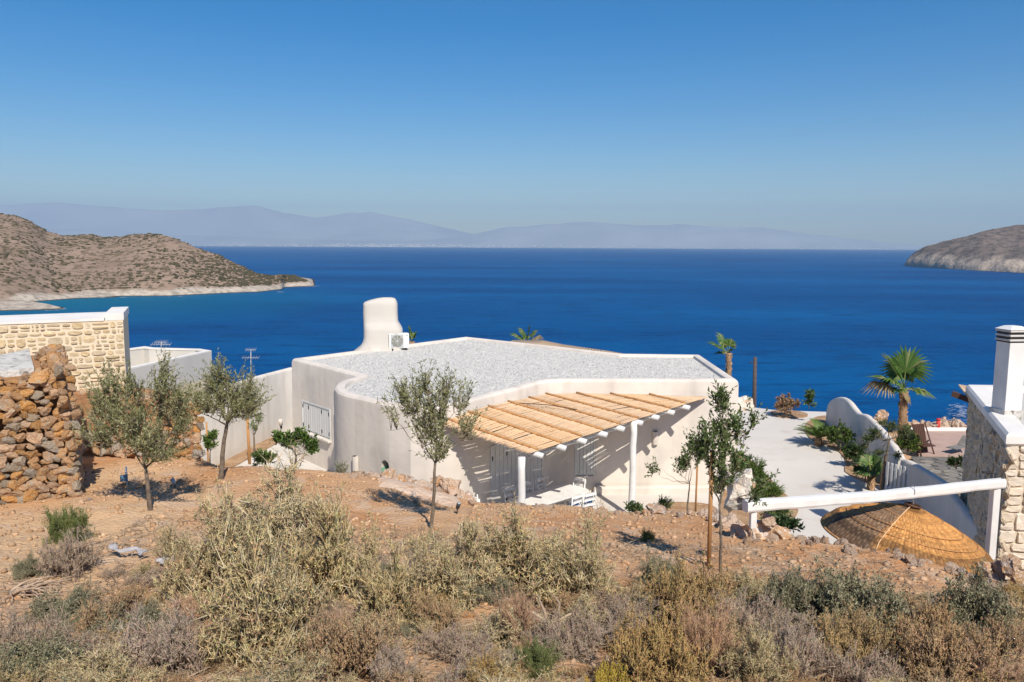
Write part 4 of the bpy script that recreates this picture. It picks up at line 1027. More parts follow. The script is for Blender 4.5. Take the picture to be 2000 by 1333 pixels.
# spiky garden lamp in the left wall, blackened fitting beside the shutter
p = at_d(549, 824, 29.6); t = thing('wall_lamp', p, 'small cylinder lamp on the white garden wall left of the closed shutter', 'wall lamp')
put('shade', tube_me('shade', [(0, -0.1, 0.13), (0.02, -0.1, -0.12)], [0.075, 0.065], M.plaster, 12), t); put('bulb', tube_me('bulb', [(0.02, -0.1, -0.10), (0.03, -0.1, -0.24)], 0.04, M.dark, 10), t)
# low white wall, deck and paving of the neighbouring terrace
DZ = -7.9
tag(put('deck', flat_poly('deck', [(1770, 838), (1890, 839), (1895, 893), (1795, 889)], DZ+0.04, M.deck, 0.1)), kind='structure')
pw = thing('terrace_parapet', at_d(1830, 838, 33.5), 'low white parapet with boulders at the sea side of the far deck', 'wall')
a = at_d(1762, 838, 33.8); b = at_d(1905, 838, 33.8)
put('wall', box_me('wall', ((a.x+b.x)/2, a.y, -8.05), ((b-a).length, 0.25, 0.62), M.capw, bev=0.04), pw, world=True)
for k in range(9):
    q = at_d(1771+k*13+random.random()*6, 834, 34.1); s = random.uniform(.16, .30); place('rock', random.choice(ROCKS), pw, (q.x, q.y, -7.72), (s*1.5, s, s*0.8), rr())
rp = at_d(1832, 834, 33.9); t = thing('red_bollard', (rp.x, rp.y, -7.85), 'small red bollard standing on the far white parapet by the sea', 'bollard')
put('post', tube_me('post', [(0, 0, 0), (0, 0, 0.42)], [0.09, 0.08], M.red, 12), t); put('cap', tube_me('cap', [(0, 0, 0.42), (0, 0, 0.5)], [0.095, 0.07], M.red, 12), t)
# flagstones between the deck and the wall, each its own slab
pave = thing('flagstone_paving', (12.9, 25.5, DZ), 'dark flagstone paving beyond the garden wall beside the stone house', 'paving')
bm = bmesh.new(); P = [at_z(*c, DZ) for c in [(1780, 892), (1905, 894), (1905, 990), (1850, 950), (1790, 912)]]
bprism(bm, [(p.x, p.y) for p in P], DZ-0.1, DZ); put('bedding', bm_mesh(bm, 'bedding', M.slate), pave, world=True)
PP = [Vector((p.x, p.y)) for p in P]; x0 = min(p.x for p in PP); x1 = max(p.x for p in PP); y0 = min(p.y for p in PP); y1 = max(p.y for p in PP)
FL = []
for k in range(5):
    bm = bmesh.new(); n = 6; bprism(bm, [(0.5*math.cos(a+random.uniform(-.2, .2))*random.uniform(.85, 1.1), 0.42*math.sin(a)*random.uniform(.85, 1.1)) for a in [2*math.pi*i/n for i in range(n)]], 0, 1); FL.append(bm_mesh(bm, 'flagstone', M.slate))
yy = y0
while yy < y1:
    xx = x0 + random.random()*.3
    while xx < x1:
        if in_poly(np.array([xx]), np.array([yy]), PP)[0]:
            o = put('flagstone', random.choice(FL), pave); o.matrix_basis = Matrix.Translation(Vector((xx, yy, DZ)) - pave.location) @ Matrix.Rotation(random.uniform(-.3, .3), 4, 'Z') @ Matrix.Diagonal((0.52, 0.44, 0.035, 1))
        xx += 0.54
    yy += 0.42
# dark slatted chair on the deck, sun lounger behind the house corner
cp_ = at_z(1799, 886, DZ); t = thing('deck_chair', (cp_.x, cp_.y, DZ), 'tall dark brown slatted deck chair at the left end of the deck', 'deck chair', rz=R(15))
for k in range(7): put('slat', box_me('slat', (-0.24+0.08*k, 0.1+0.0, 0.55), (0.06, 0.03, 1.15), M.brown, rx=R(-16)), t)
for s in (-1, 1):
    put('leg', tube_me('leg', [(s*0.3, -0.35, 0), (s*0.3, 0.25, 1.15)], 0.03, M.brown, 6), t); put('leg', tube_me('leg', [(s*0.3, 0.4, 0), (s*0.3, 0.0, 0.5)], 0.03, M.brown, 6), t)
put('seat', box_me('seat', (0, -0.15, 0.38), (0.55, 0.5, 0.04), M.brown), t)
lp = at_z(1872, 886, DZ); t = thing('lounge_chair', (lp.x, lp.y, DZ), 'grey folding lounge chair by the rough wall of the right stone house', 'lounge chair', rz=R(-60))
t.scale = (0.8, 0.8, 0.8)
put('frame', tube_me('frame', [(0, 0.7, 0.75), (0, 0.25, 0.32), (0, -0.7, 0.30)], 0.025, M.grey, 6), t)
put('sling', box_me('sling', (0.0, 0.48, 0.56), (0.5, 0.6, 0.03), M.slate, rx=R(44)), t); put('seat', box_me('seat', (0, -0.2, 0.33), (0.5, 0.9, 0.03), M.slate), t)
for s in (-1, 1): put('leg', tube_me('leg', [(s*.2, 0.3, 0.32), (s*.2, -0.1, 0)], 0.02, M.grey, 6), t)

# utility pole beyond the terrace
pb = at_d(1473, 792, 41); pt = at_d(1475, 698, 41); t = thing('utility_pole', (pb.x, pb.y, pb.z-2.5), 'dark wooden utility pole standing against the sea right of the villa', 'pole')
put('post', tube_me('post', [pb-Vector((0, 0, 2.5)), pb, pt], [0.12, 0.11, 0.09], M.pole, 10), t, world=True)
put('insulator', tube_me('insulator', [pt+Vector((-.12, 0, -.3)), pt+Vector((-.28, 0, -.25))], 0.03, M.pole, 6), t, world=True)
# white rocks at the villa's right foot
def boulder(px, row, wpx, hpx, d, label, me=None, mt=None, zg=None):
    p = at_d(px, row, d); s = wpx*d/F/2; h = hpx*d/F/2
    o = put('boulder', me or random.choice(ROCKS)); o.location = (p.x, p.y, p.z+h*0.55); o.scale = (s*1.15, s*0.95, h*1.15); o.rotation_euler = (random.uniform(-.3, .3), random.uniform(-.3, .3), random.random()*6)
    return tag(o, label, 'boulder')
M.whrock = mat('white_rock', (0.68, 0.63, 0.56), (0.60, 0.52, 0.42), 2.0, 0.95, 1.0, 7, bdist=0.05, c3=(0.50, 0.30, 0.17), s3=1.2, r3=(0.58, 0.66))
WR = [stone_mesh('rock', M.whrock, 90+k, sub=3, amp=0.32) for k in range(3)]
boulder(1453, 798, 34, 30, 36.2, 'white boulder at the sea end of the path beside the villa corner', WR[0])
boulder(1448, 985, 72, 88, 16.9, 'big white and orange boulder behind the sapling, right of the villa', WR[1])
boulder(1418, 940, 36, 50, 18.0, 'pale boulder just left of the big white and orange one', WR[2])
boulder(1722, 820, 26, 24, 27.6, 'pink rounded rock behind the top of the wavy garden wall', ROCKS[0])
# ---------- right stone house
HZ = -3.5
K = at_z(1967, 846, HZ); BK = at_z(1894, 752, HZ)
K = Vector((K.x, K.y, 0)); BK = Vector((BK.x, BK.y, 0)); RR_ = K + Vector((6.5, -0.25, 0)); FR = RR_ + (BK-K)
h2 = thing('stone_house', (K.x, K.y, LOW), 'pale stone house with louvred white chimney at the right edge', 'house')
bm = bmesh.new(); bprism(bm, [(p.x, p.y) for p in (K+Vector((0.03, 0.03, 0)), RR_+Vector((0, .03, 0)), FR, BK)], -9, HZ-0.22)
put('wall', bm_mesh(bm, 'wall', M.pmortar), h2, world=True)
masonry(h2, K+Vector((0, 0.035, 0)), RR_-Vector((4.6, -0.035, 0)), -6.6, HZ-0.20, (0.20, 0.40), (0.22, 0.60), PB, 0.025, 0.022)
M.roughw = mat('rough_render', (0.60, 0.51, 0.38), (0.54, 0.44, 0.32), 1.5, 0.95, 1.0, 3.5, bdist=0.08, c3=(0.44, 0.34, 0.24), s3=2.6, r3=(0.56, 0.64))
RG = [stone_mesh('stone', M.roughw, 60+k, sub=2, amp=0.30) for k in range(6)]
stone_face(h2, BK, K, lambda t: -7.3, lambda t: HZ-0.22, 0.20, RG, 0.02, fill=1.3)
for o_ in h2.children:
    if o_.name.startswith('stone') and o_.data.name.startswith('stone') and o_.data.materials[0] is M.roughw:
        m_ = o_.matrix_basis.copy(); dv = (K-BK).normalized(); nn_ = Vector((dv.y, -dv.x, 0)); m_.translation += -nn_*0.05; o_.matrix_basis = m_ @ Matrix.Diagonal((1, 0.7, 1, 1))
bm = bmesh.new(); Q = [Vector((p.x, p.y)) for p in (K+Vector((-.04, -.05, 0)), RR_+Vector((0, -.05, 0)), FR+Vector((0, .1, 0)), BK+Vector((-.06, .06, 0)))]
pme = shell(Q, [(0.03, HZ-0.24), (0, HZ-0.2), (0.0, HZ-0.05), (0.05, HZ), (0.42, HZ), (0.46, HZ-0.03), (0.46, HZ-0.17)], 'parapet', M.capw); bm.free()
put('parapet', pme, h2, world=True)
Qi = inset(Q, 0.47); bm = bmesh.new(); bm.faces.new([bm.verts.new((q.x, q.y, HZ-0.12)) for q in Qi]); put('roof', bm_mesh(bm, 'roof', M.gravel), h2, world=True)
# chimney
cc = at_d(1973, 790, 16.6); w_ = 37*16.6/F; zt_ = at_d(1985, 669, 16.6).z
cxm, cym = cc.x+0.02, 16.75
ch = put('chimney', box_me('chimney', (cxm, cym, (zt_+HZ-0.2)/2), (w_, w_, zt_-HZ+0.2), M.paint, bev=0.01, rz=R(8)), h2, world=True)
put('collar', box_me('collar', (cxm, cym, HZ-0.03), (w_+0.05, w_+0.05, 0.24), M.conc, rz=R(8)), h2, world=True)
for k in range(3):
    put('louvre', box_me('louvre', (cxm, cym, zt_+0.045+k*0.095), (w_+0.05, w_+0.05, 0.042), M.conc2, bev=0.008, rz=R(8)), h2, world=True)
put('louvre_gap_shade', box_me('louvre_gap_shade', (cxm, cym, zt_+0.13), (w_-0.0, w_-0.0, 0.28), M.black, rz=R(8)), h2, world=True)  # solid black block, its colour stands for shade in the louvre gaps
bm = bmesh.new(); bmesh.ops.create_cone(bm, cap_ends=True, segments=4, radius1=(w_+0.06)*0.72, radius2=(w_)*0.4, depth=0.07, matrix=Matrix.Translation((cxm, cym, zt_+0.30)) @ Matrix.Rotation(R(53), 4, 'Z')); put('chimney_cap', bm_mesh(bm, 'chimney_cap', M.paint), h2, world=True)
# little reed roof and brown beam behind it
a = at_d(1872, 751, 21.5); b = at_d(1893, 754, 21); c = at_d(1893, 778, 19.6)
bm = bmesh.new(); f_ = [bm.verts.new(v) for v in (a, b, c+Vector((.2, 0, 0)), c)]; bm.faces.new(f_); o = put('reed_canopy', bm_mesh(bm, 'reed_canopy', M.reed)); md = o.modifiers.new('s', 'SOLIDIFY'); md.thickness = 0.04
tag(o, 'corner of a small reed canopy sticking out behind the right stone house', 'canopy')
q0 = at_d(1868, 771, 20.4); q1 = at_d(1900, 785, 19.8)
tag(put('canopy_beam', box_me('canopy_beam', ((q0.x+q1.x)/2, 20.2, (q0.z+q1.z)/2), (0.5, 0.14, 0.13), M.brown, rz=R(-30), ry=R(18))), 'short dark brown beam under the small reed canopy at the right', 'beam')
# floodlight
p = at_d(1926, 925, 14.5); t = thing('floodlight', p, 'small black floodlight arm above the right end of the white beam', 'floodlight')
put('arm', tube_me('arm', [(0.17, 0, -0.1), (0.17, 0, 0.0), (0.0, 0, 0.0)], 0.012, M.black, 6), t); put('lamp_head', box_me('lamp_head', (0.02, 0, 0.02), (0.17, 0.07, 0.03), M.black, bev=0.005), t)

# ================================================================== BEAM, POST, WICKER PARASOL
BL = at_d(1455, 990, 12.9); BRr = at_d(1958, 943, 14.3); BRr.z = BL.z = (BL.z+BRr.z)/2
bt_ = thing('white_beam', (BL.x, BL.y, BL.z), 'long white painted timber beam on a tall post, above the wicker parasol', 'beam frame')
bd = BRr-BL; Lb = bd.length; ang = math.atan2(bd.y, bd.x)
bm = bmesh.new(); n = 16; rg = []
for i in range(n+1):
    t_ = i/n; c = BL.lerp(BRr, t_) + Vector((0, 0, 0.006*math.sin(t_*9)+0.004*math.sin(t_*23)-0.03*t_*(1-t_)*4)); h = 0.098 - 0.012*t_ + 0.004*math.sin(i*2.1); s_ = Vector((-math.sin(ang), math.cos(ang), 0)); ring = []
    for a_ in range(12):
        an = 2*math.pi*(a_+0.5)/12; pw_ = 2/4.0; x_ = math.copysign(abs(math.cos(an))**pw_, math.cos(an)); y_ = math.copysign(abs(math.sin(an))**pw_, math.sin(an)); ring.append(bm.verts.new(c + s_*(x_*h) + Vector((0, 0, y_*h))))
    rg.append(ring)
for i in range(n):
    for k in range(12): bm.faces.new((rg[i][k], rg[i][(k+1) % 12], rg[i+1][(k+1) % 12], rg[i+1][k]))
bm.faces.new(rg[0][::-1]); bm.faces.new(rg[-1]); put('beam', bm_mesh(bm, 'beam', M.paint), bt_, world=True)
pp_ = BL.lerp(BRr, 0.985) + Vector((-0.06, 0.0, 0)); put('post', box_me('post', (pp_.x, pp_.y, (pp_.z-0.09+LOW)/2), (0.13, 0.15, pp_.z-0.09-LOW), M.paint, bev=0.012), bt_, world=True)
sp = BL.lerp(BRr, 0.03); put('post', box_me('post', (sp.x, sp.y, sp.z-0.24), (0.10, 0.12, 0.30), M.paint, bev=0.01), bt_, world=True)
for sx in (0.09, 0.115): put('cable', tube_me('cable', [(pp_.x+sx, pp_.y-0.02, pp_.z+0.1), (pp_.x+sx+0.01, pp_.y-0.02, -5.2), (pp_.x+sx, pp_.y, LOW)], 0.007, M.black, 5), bt_, world=True)
# parasol: a broad woven cone hanging from the beam
HD = 13.75; ctr = at_d(1776, 1054, HD); Rr = 169*HD/F; apexz = at_d(1776, 987, HD).z
hatp = thing('wicker_parasol', ctr, 'wide conical woven wicker parasol hanging from the white beam', 'parasol')
Ht = apexz-ctr.z; nr, nt_ = 120, 390
rr_ = np.linspace(0.045, 1.0, nr); tt_ = np.linspace(0, 2*np.pi, nt_, endpoint=False)
Rm, Tm = np.meshgrid(rr_, tt_, indexing='ij')
prof_ = Ht*(1-Rm)**1.0*(1.0) + 0.05*np.sin(Rm*math.pi) - 0.10*np.clip((Rm-0.86)/0.14, 0, 1)**1.5*1.2
ii, jj = np.meshgrid(np.arange(nr), np.arange(nt_), indexing='ij')
wv = (((ii//5) + (jj//3)) % 2)*0.008 + ((ii % 5) == 0)*-0.004 + ((jj % 3) == 0)*-0.006
rad_ = Rm*Rr*(1+0.012*np.sin(Tm*3+1)); V = np.stack([rad_*np.cos(Tm), rad_*np.sin(Tm), prof_+wv], -1)
V[:, :, 2] += 0.02*np.sin(Tm*5)*Rm**2 + 0.012*np.sin(Rm*40)
# tilt: right side lower
ta = R(10.5); x_, z_ = V[:, :, 0].copy(), V[:, :, 2].copy(); V[:, :, 0] = x_*math.cos(ta)+z_*math.sin(ta)*0.2; V[:, :, 2] = z_-x_*math.sin(ta)
tone = 1.0 + 0.22*(vnoise(Tm*14, Rm*30)-0.5) + 0.2*(vnoise(Tm*60, Rm*6)-0.5)
tone *= np.where(np.abs(Rm-0.85) < 0.05, 0.50, 1)*np.where(np.abs(Rm-0.10) < 0.05, 0.5, 1)*np.where(Rm > 0.90, 0.72, 1)*np.where((Rm > 0.3) & (Rm < 0.62), 1.15, 1)
tone *= np.where(((ii//5) + (jj//3)) % 2 == 0, 0.88, 1.08)*np.where(jj % 3 == 0, 0.66, 1)*np.where(ii % 5 == 0, 0.8, 1)
tone *= 0.85+0.35*_T[(jj//3) % 256, (ii//20) % 256]
deg = np.degrees(Tm) % 360
old = np.clip(1-np.abs(deg-196)/26, 0, 1); old = np.minimum(old*4, 1)*(Rm > 0.05)
c3 = np.stack([tone*(1-0.55*old), tone*(1-0.42*old), tone*(0.92+0.10*old)], -1)*1.0
I = np.arange(nr*nt_).reshape(nr, nt_); Fq = np.stack([I[:-1], I[1:], np.roll(I, -1, 1)[1:], np.roll(I, -1, 1)[:-1]], -1).reshape(-1, 4)
o = put('woven_shade', mesh_np('woven_shade', V.reshape(-1, 3), Fq, M.wicker, cols=c3.reshape(-1, 3)), hatp); md = o.modifiers.new('s', 'SOLIDIFY'); md.thickness = 0.012
def hatpt(r_, a_, up_=0.02):
    z = Ht*(1-r_)+0.05*math.sin(r_*math.pi)-0.12*max((r_-0.86)/0.14, 0)**1.5+up_; x = r_*Rr*math.cos(a_); y = r_*Rr*math.sin(a_); return Vector((x*math.cos(ta)+z*math.sin(ta)*0.2, y, z-x*math.sin(ta)))
for r_ in (0.34, 0.56, 0.72): put('binding_ring', tube_me('binding_ring', [hatpt(r_, a*math.pi/40, 0.018) for a in range(81)], 0.008, M.batten, 5), hatp)
put('rim', tube_me('rim', [hatpt(1.0, a*math.pi/40, -0.0) for a in range(81)], 0.022, M.batten, 6), hatp)
put('rib', tube_me('rib', [hatpt(0.06+0.94*t/8, R(222), 0.022) for t in range(9)], 0.009, M.reed, 5), hatp)
put('crown_ring', tube_me('crown_ring', [hatpt(0.085, a*math.pi/10, 0.04) for a in range(21)], 0.020, M.brown, 6), hatp)
tb = BL.lerp(BRr, ((ctr.x-BL.x)/(BRr.x-BL.x))); hk = Vector((hatpt(0.04, 0).x, 0, Ht+0.02)) 
put('hook', tube_me('hook', [Vector((0.02, 0, Ht-0.02)), Vector((0.03, 0, Ht+0.07)), Vector((-0.01, 0, Ht+0.12)), tb-ctr+Vector((0, -0.1, -0.02)), tb-ctr+Vector((0, -0.1, 0.1)), tb-ctr+Vector((0, 0, 0.115))], 0.010, M.steel, 6), hatp)

# ================================================================== crest: stones that hold the bank
edge = thing('rock_edging', (0.0, 16.0, -5.3), 'row of rough pink and orange rocks holding the crest of the dirt bank', 'rock edging')
def edge_rock(px, row, w, h, me=None, sink=0.35):
    u = az(px, row); y = float(np.interp(u, CU, CY)) + random.uniform(-0.1, 0.25)
    v = ray(px, row); z = v.z/v.y*y; s = w*y/F/2; hh = h*y/F/2
    place('rock', me or random.choice(ROCKS), edge, (u*y, y, z - hh*sink), (s*1.2, s*0.9, hh*1.25), Euler((random.uniform(-.25, .25), random.uniform(-.25, .25), random.random()*6)).to_quaternion())
for a in [(700, 926, 30, 16), (728, 930, 34, 18), (757, 928, 40, 26), (775, 938, 34, 24), (800, 944, 46, 30), (830, 952, 50, 34), (862, 958, 46, 34), (892, 968, 50, 34), (915, 975, 38, 26), (880, 946, 44, 30), (856, 940, 36, 26),
          (790, 958, 60, 36), (830, 968, 70, 36), (765, 948, 60, 40), (950, 989, 36, 14), (985, 990, 34, 12), (1020, 989, 30, 12), (1060, 990, 40, 12), (1100, 992, 30, 14), (1123, 995, 36, 16), (1150, 999, 26, 18), (1172, 1000, 30, 26), (1211, 1006, 30, 24), (1250, 1008, 26, 18),
          (1280, 1010, 30, 18), (1312, 1008, 34, 20), (1345, 1008, 28, 20), (1375, 1005, 34, 26), (1400, 1008, 30, 28), (1284, 995, 40, 22)]: edge_rock(*a)
for a in [(1410, 1034, 44, 40), (1432, 1030, 62, 56), (1448, 1044, 50, 40), (1482, 1036, 62, 62), (1500, 1014, 30, 20), (1522, 1046, 54, 42), (1540, 1048, 30, 20), (1562, 1052, 26, 14), (1590, 1054, 26, 14), (1610, 1058, 30, 16), (1640, 1062, 24, 14),
          (1665, 1072, 26, 14), (1700, 1078, 28, 14), (1735, 1088, 30, 14), (1770, 1094, 34, 18), (1810, 1103, 34, 26), (1830, 1112, 26, 20), (1850, 1120, 30, 18), (1880, 1120, 30, 22), (1925, 1106, 34, 26), (1950, 1108, 26, 38), (1975, 1100, 40, 30), (1940, 1128, 30, 22), (1990, 1125, 34, 26), (1905, 1128, 28, 20), (1965, 1140, 30, 20), (2000, 1150, 40, 26)]: edge_rock(*a)
for k in range(150):
    px_ = random.uniform(690, 2020); u = az(px_, 1000); y = float(np.interp(u, CU, CY)) + random.uniform(-0.5, 0.4)
    s = random.uniform(0.03, 0.10)*(0.55 if 925 < px_ < 1170 else 1); place('rock', random.choice(ROCKS), edge, (u*y, y, gz(u*y, y)+s*0.25), (s*1.3, s, s*0.8), rr())
# pink mortar bank behind them (patchy cement)
for px0, px1, r0 in ((735, 900, 938),):
    bm = bmesh.new(); n = 14; top_ = []; 
    for i in range(n+1):
        q = px0+(px1-px0)*i/n; u = az(q, r0); y = float(np.interp(u, CU, CY))
        for j in range(6):
            yy = y - 1.3 + j*0.34; top_.append(bm.verts.new((u*yy, yy, gz(u*yy, yy)+0.05*math.sin(j*0.6+0.3)*(0.5+random.random())+ (0.02 if 0 < j < 5 and 0 < i < n else -0.06))))
    for i in range(n):
        for j in range(5): bm.faces.new((top_[i*6+j], top_[(i+1)*6+j], top_[(i+1)*6+j+1], top_[i*6+j+1]))
    tag(put('cement_patch', bm_mesh(bm, 'cement_patch', M.pinkrock, True)), kind='structure')
# black hose at the right edge
a = on_ground(1960, 1152); b = on_ground(2010, 1140); tag(put('hose', tube_me('hose', [a+Vector((0, 0, .03)), (a+b)/2+Vector((0, 0, .06)), b+Vector((0.3, 0, .05))], 0.025, M.black, 8)), 'piece of black pipe lying on pale rocks at the right edge', 'pipe')

# ---------- small things on the bank
def spot(px, row, label, tilt, mt=M.steel):
    p = on_ground(px, row); t = thing('garden_spotlight', p, label, 'garden lamp', rz=random.random()*3)
    put('stem', tube_me('stem', [(0, 0, -0.05), (0, 0, 0.10)], 0.012, M.black, 6), t)
    d = Vector((math.sin(tilt), 0, math.cos(tilt))); put('lamp_body', tube_me('lamp_body', [Vector((0, 0, 0.10)), Vector((0, 0, 0.10))+d*0.03, Vector((0, 0, 0.1))+d*0.12], [0.02, 0.036, 0.040], mt, 12), t)
    put('lens', tube_me('lens', [Vector((0, 0, 0.1))+d*0.119, Vector((0, 0, 0.1))+d*0.126], 0.034, M.grey, 12), t)
spot(342, 958, 'steel garden spotlight on the dirt between the two left olive trees', 0.5)
spot(893, 1006, 'small dark garden spotlight on the bank right of the middle olive tree', -0.3, M.black)
spot(1225, 1000, 'tiny garden spotlight at the foot of the right pergola post', 0.2, M.black) if False else None
p = on_ground(246, 950); t = thing('plant_tag', p, 'blue square plate on a white tipped stake beside the first olive trunk', 'plate')
put('stake', tube_me('stake', [(0.02, 0, -0.05), (0.02, 0, 0.38)], 0.02, M.paint, 8), t); put('plate', box_me('plate', (-0.01, -0.04, 0.17), (0.15, 0.012, 0.13), M.bluep, ry=R(-8), rx=R(-15), bev=0.004), t)
# torn plastic sheet
def sheet(px, row, L, W, rz, label, seed):
    p = on_ground(px, row); bm = bmesh.new(); n, m = 22, 9; vv = []
    for i in range(n+1):
        for j in range(m+1):
            x = (i/n-0.5)*L; wl = W*(0.45+0.55*abs(math.sin(i*0.35+seed))); y = (j/m-0.5)*wl+0.05*math.sin(i*0.5+seed)
            z = 0.05*mnoise.noise(Vector((x*9, y*9, seed)))+0.03*mnoise.noise(Vector((x*25, y*22, seed)))+0.02
            vv.append(bm.verts.new((x, y, z)))
    for i in range(n):
        for j in range(m): bm.faces.new((vv[i*(m+1)+j], vv[(i+1)*(m+1)+j], vv[(i+1)*(m+1)+j+1], vv[i*(m+1)+j+1]))
    o = put('plastic_sheet', bm_mesh(bm, 'plastic_sheet', M.plastic, True)); o.location = p+Vector((0, 0, 0.10)); o.rotation_euler = (R(12), 0, rz); md = o.modifiers.new('s', 'SOLIDIFY'); md.thickness = 0.003
    tag(o, label, 'plastic sheet')
sheet(252, 1092, 0.55, 0.11, R(-5), 'long crumpled strip of pale plastic lying in the dry shrubs at left', 1.0)
sheet(326, 1112, 0.24, 0.17, R(30), 'smaller crumpled scrap of pale plastic right of the long strip', 2.4)

# ================================================================== VEGETATION
def unit(a): return a/np.maximum(np.linalg.norm(a, axis=-1, keepdims=True), 1e-9)
def spikes(P0, P1, r0, cols, r1=None):
    """thin triangular twigs from P0 to P1, tapering to a point (or to r1)"""
    D = unit(P1-P0); up_ = np.where(np.abs(D[:, 2:3]) > 0.9, np.array([[1.0, 0, 0]]), np.array([[0, 0, 1.0]]))
    A = unit(np.cross(D, up_)); B = np.cross(D, A); n = len(P0); r0 = np.broadcast_to(np.asarray(r0, float), (n,))[:, None]
    ring = [P0 + (A*math.cos(a)+B*math.sin(a))*r0 for a in (0, 2.094, 4.189)]
    if r1 is None:
        V = np.stack(ring+[P1], 1).reshape(-1, 3); b = (np.arange(n)*4)[:, None, None]; F_ = np.array([(0, 1, 3), (1, 2, 3), (2, 0, 3)])[None]+b
        return V, F_.reshape(-1, 3), np.repeat(cols, 4, 0)
    r1 = np.broadcast_to(np.asarray(r1, float), (n,))[:, None]; ring2 = [P1 + (A*math.cos(a)+B*math.sin(a))*r1 for a in (0, 2.094, 4.189)]
    V = np.stack(ring+ring2, 1).reshape(-1, 3); b = (np.arange(n)*6)[:, None, None]
    F_ = np.array([(0, 1, 4), (0, 4, 3), (1, 2, 5), (1, 5, 4), (2, 0, 3), (2, 3, 5)])[None]+b
    return V, F_.reshape(-1, 3), np.repeat(cols, 6, 0)
def leaves(P, D, L, W, cols, fold=0.25):
    """pointed leaves from P along D; two triangles folded along the midrib"""
    n = len(P); D = unit(D); rnd = unit(rng.normal(size=(n, 3))); S = unit(np.cross(D, rnd)); N_ = np.cross(S, D)
    L = np.broadcast_to(L, (n,))[:, None]; W = np.broadcast_to(W, (n,))[:, None]
    mid = P + D*L*0.5
    V = np.stack([P, mid + S*W*0.5 + N_*W*fold, P + D*L, mid - S*W*0.5 + N_*W*fold], 1).reshape(-1, 3)
    b = (np.arange(n)*4)[:, None, None]; F_ = np.array([(0, 1, 2), (0, 2, 3)])[None]+b
    return V, F_.reshape(-1, 3), np.repeat(cols, 4, 0)
def join(parts):
    Vs, Fs, Cs = [], [], []; o = 0
    for V, F_, C in parts: Vs.append(V); Fs.append(F_+o); Cs.append(C); o += len(V)
    return np.concatenate(Vs), np.concatenate(Fs), np.concatenate(Cs)
def shrub(name, R_=1.0, H=0.8, K=16, m=(6, 6, 8), ratio=(0.5, 0.5, 0.45), rad=(0.012, 0.006, 0.004, 0.003), base=(0.2, 0.13, 0.08), tip=(0.35, 0.33, 0.18), spread=(0.7, 0.9, 1.1), leaf=None, tilt=(0.15, 1.35), lay=0.62, upb=0.12, var=0.3, gapy=0.35, lobes=0, whisk=0):
    a = rng.random(K)*6.283; th = tilt[0]+(tilt[1]-tilt[0])*np.sqrt(rng.random(K))
    D = np.stack([np.sin(th)*np.cos(a), np.sin(th)*np.sin(a), np.cos(th)], -1)
    if lobes:
        cd = unit(D[rng.integers(0, K, lobes)]); j_ = rng.integers(0, lobes, K); D = unit(cd[j_] + rng.normal(size=(K, 3))*0.24); D[:, 2] = np.maximum(D[:, 2], 0.12); D = unit(D); th = np.arccos(D[:, 2]); lobe_l = 0.72+0.42*rng.random(lobes)
    # dome-shaped reach
    L = lay/np.sqrt((np.sin(th)/R_)**2+(np.cos(th)/H)**2)*(1-gapy*0.5+gapy*rng.random(K))
    if lobes: L = L*lobe_l[j_]
    P = np.stack([rng.normal(size=K)*0.05*R_, rng.normal(size=K)*0.05*R_, np.zeros(K)], -1)
    parts = []; base = np.array(base); tip = np.array(tip); nl = len(m)
    def col(l, n): t = l/nl; return (base*(1-t)+tip*t)[None]*(1-var+2*var*rng.random((n, 1)))*(1+0.08*rng.normal(size=(n, 3)))
    E_ = P + D*L[:, None]; parts.append(spikes(P, E_, rad[0], col(0, K), rad[0]*0.4))
    for l in range(nl):
        n = len(P)*m[l]; i = np.repeat(np.arange(len(P)), m[l]); t = (0.25+0.75*rng.random(n))[:, None]
        if l == 0: t = 0.35+0.65*rng.random(n)[:, None]
        Q = P[i] + D[i]*L[i][:, None]*t
        Dn = unit(D[i] + rng.normal(size=(n, 3))*spread[l] + np.array([[0, 0, upb]])); Dn[:, 2] = np.where(Q[:, 2] < 0.1*H, np.abs(Dn[:, 2]), Dn[:, 2])
        Ln = L[i]*ratio[l]*(0.6+0.8*rng.random(n))
        if l == 1 and whisk:
            wi = rng.integers(0, len(Q), whisk); wp = Q[wi]; wd = unit(unit(wp)*0.9+rng.normal(size=(whisk, 3))*0.5); wl = 0.16+0.22*rng.random((whisk, 1)); wc = np.array([[0.62, 0.54, 0.36]])*(0.8+0.4*rng.random((whisk, 1)))
            parts.append(spikes(wp, wp+wd*wl, 0.0075, wc))
        P, D, L = Q, Dn, Ln; E_ = P + D*L[:, None]
        E_[:, 2] = np.maximum(E_[:, 2], 0.01)
        parts.append(spikes(P, E_, rad[l+1], col(l+1, n)))
    if leaf:
        per, ll, lw, c1, c2 = leaf; n = len(P)*per; i = np.repeat(np.arange(len(P)), per); t = (0.2+0.85*rng.random(n))[:, None]
        f = rng.random((n, 1)); cc = (np.array(c1)*f+np.array(c2)*(1-f))*(0.8+0.4*rng.random((n, 1)))
        parts.append(leaves(P[i]+D[i]*L[i][:, None]*t, D[i]+rng.normal(size=(n, 3))*0.7, ll*(0.7+0.6*rng.random(n)), lw, cc))
    V, Fc, C = join(parts)
    return mesh_np(name, V, Fc, M.twig, cols=np.clip(C, 0.01, 1))
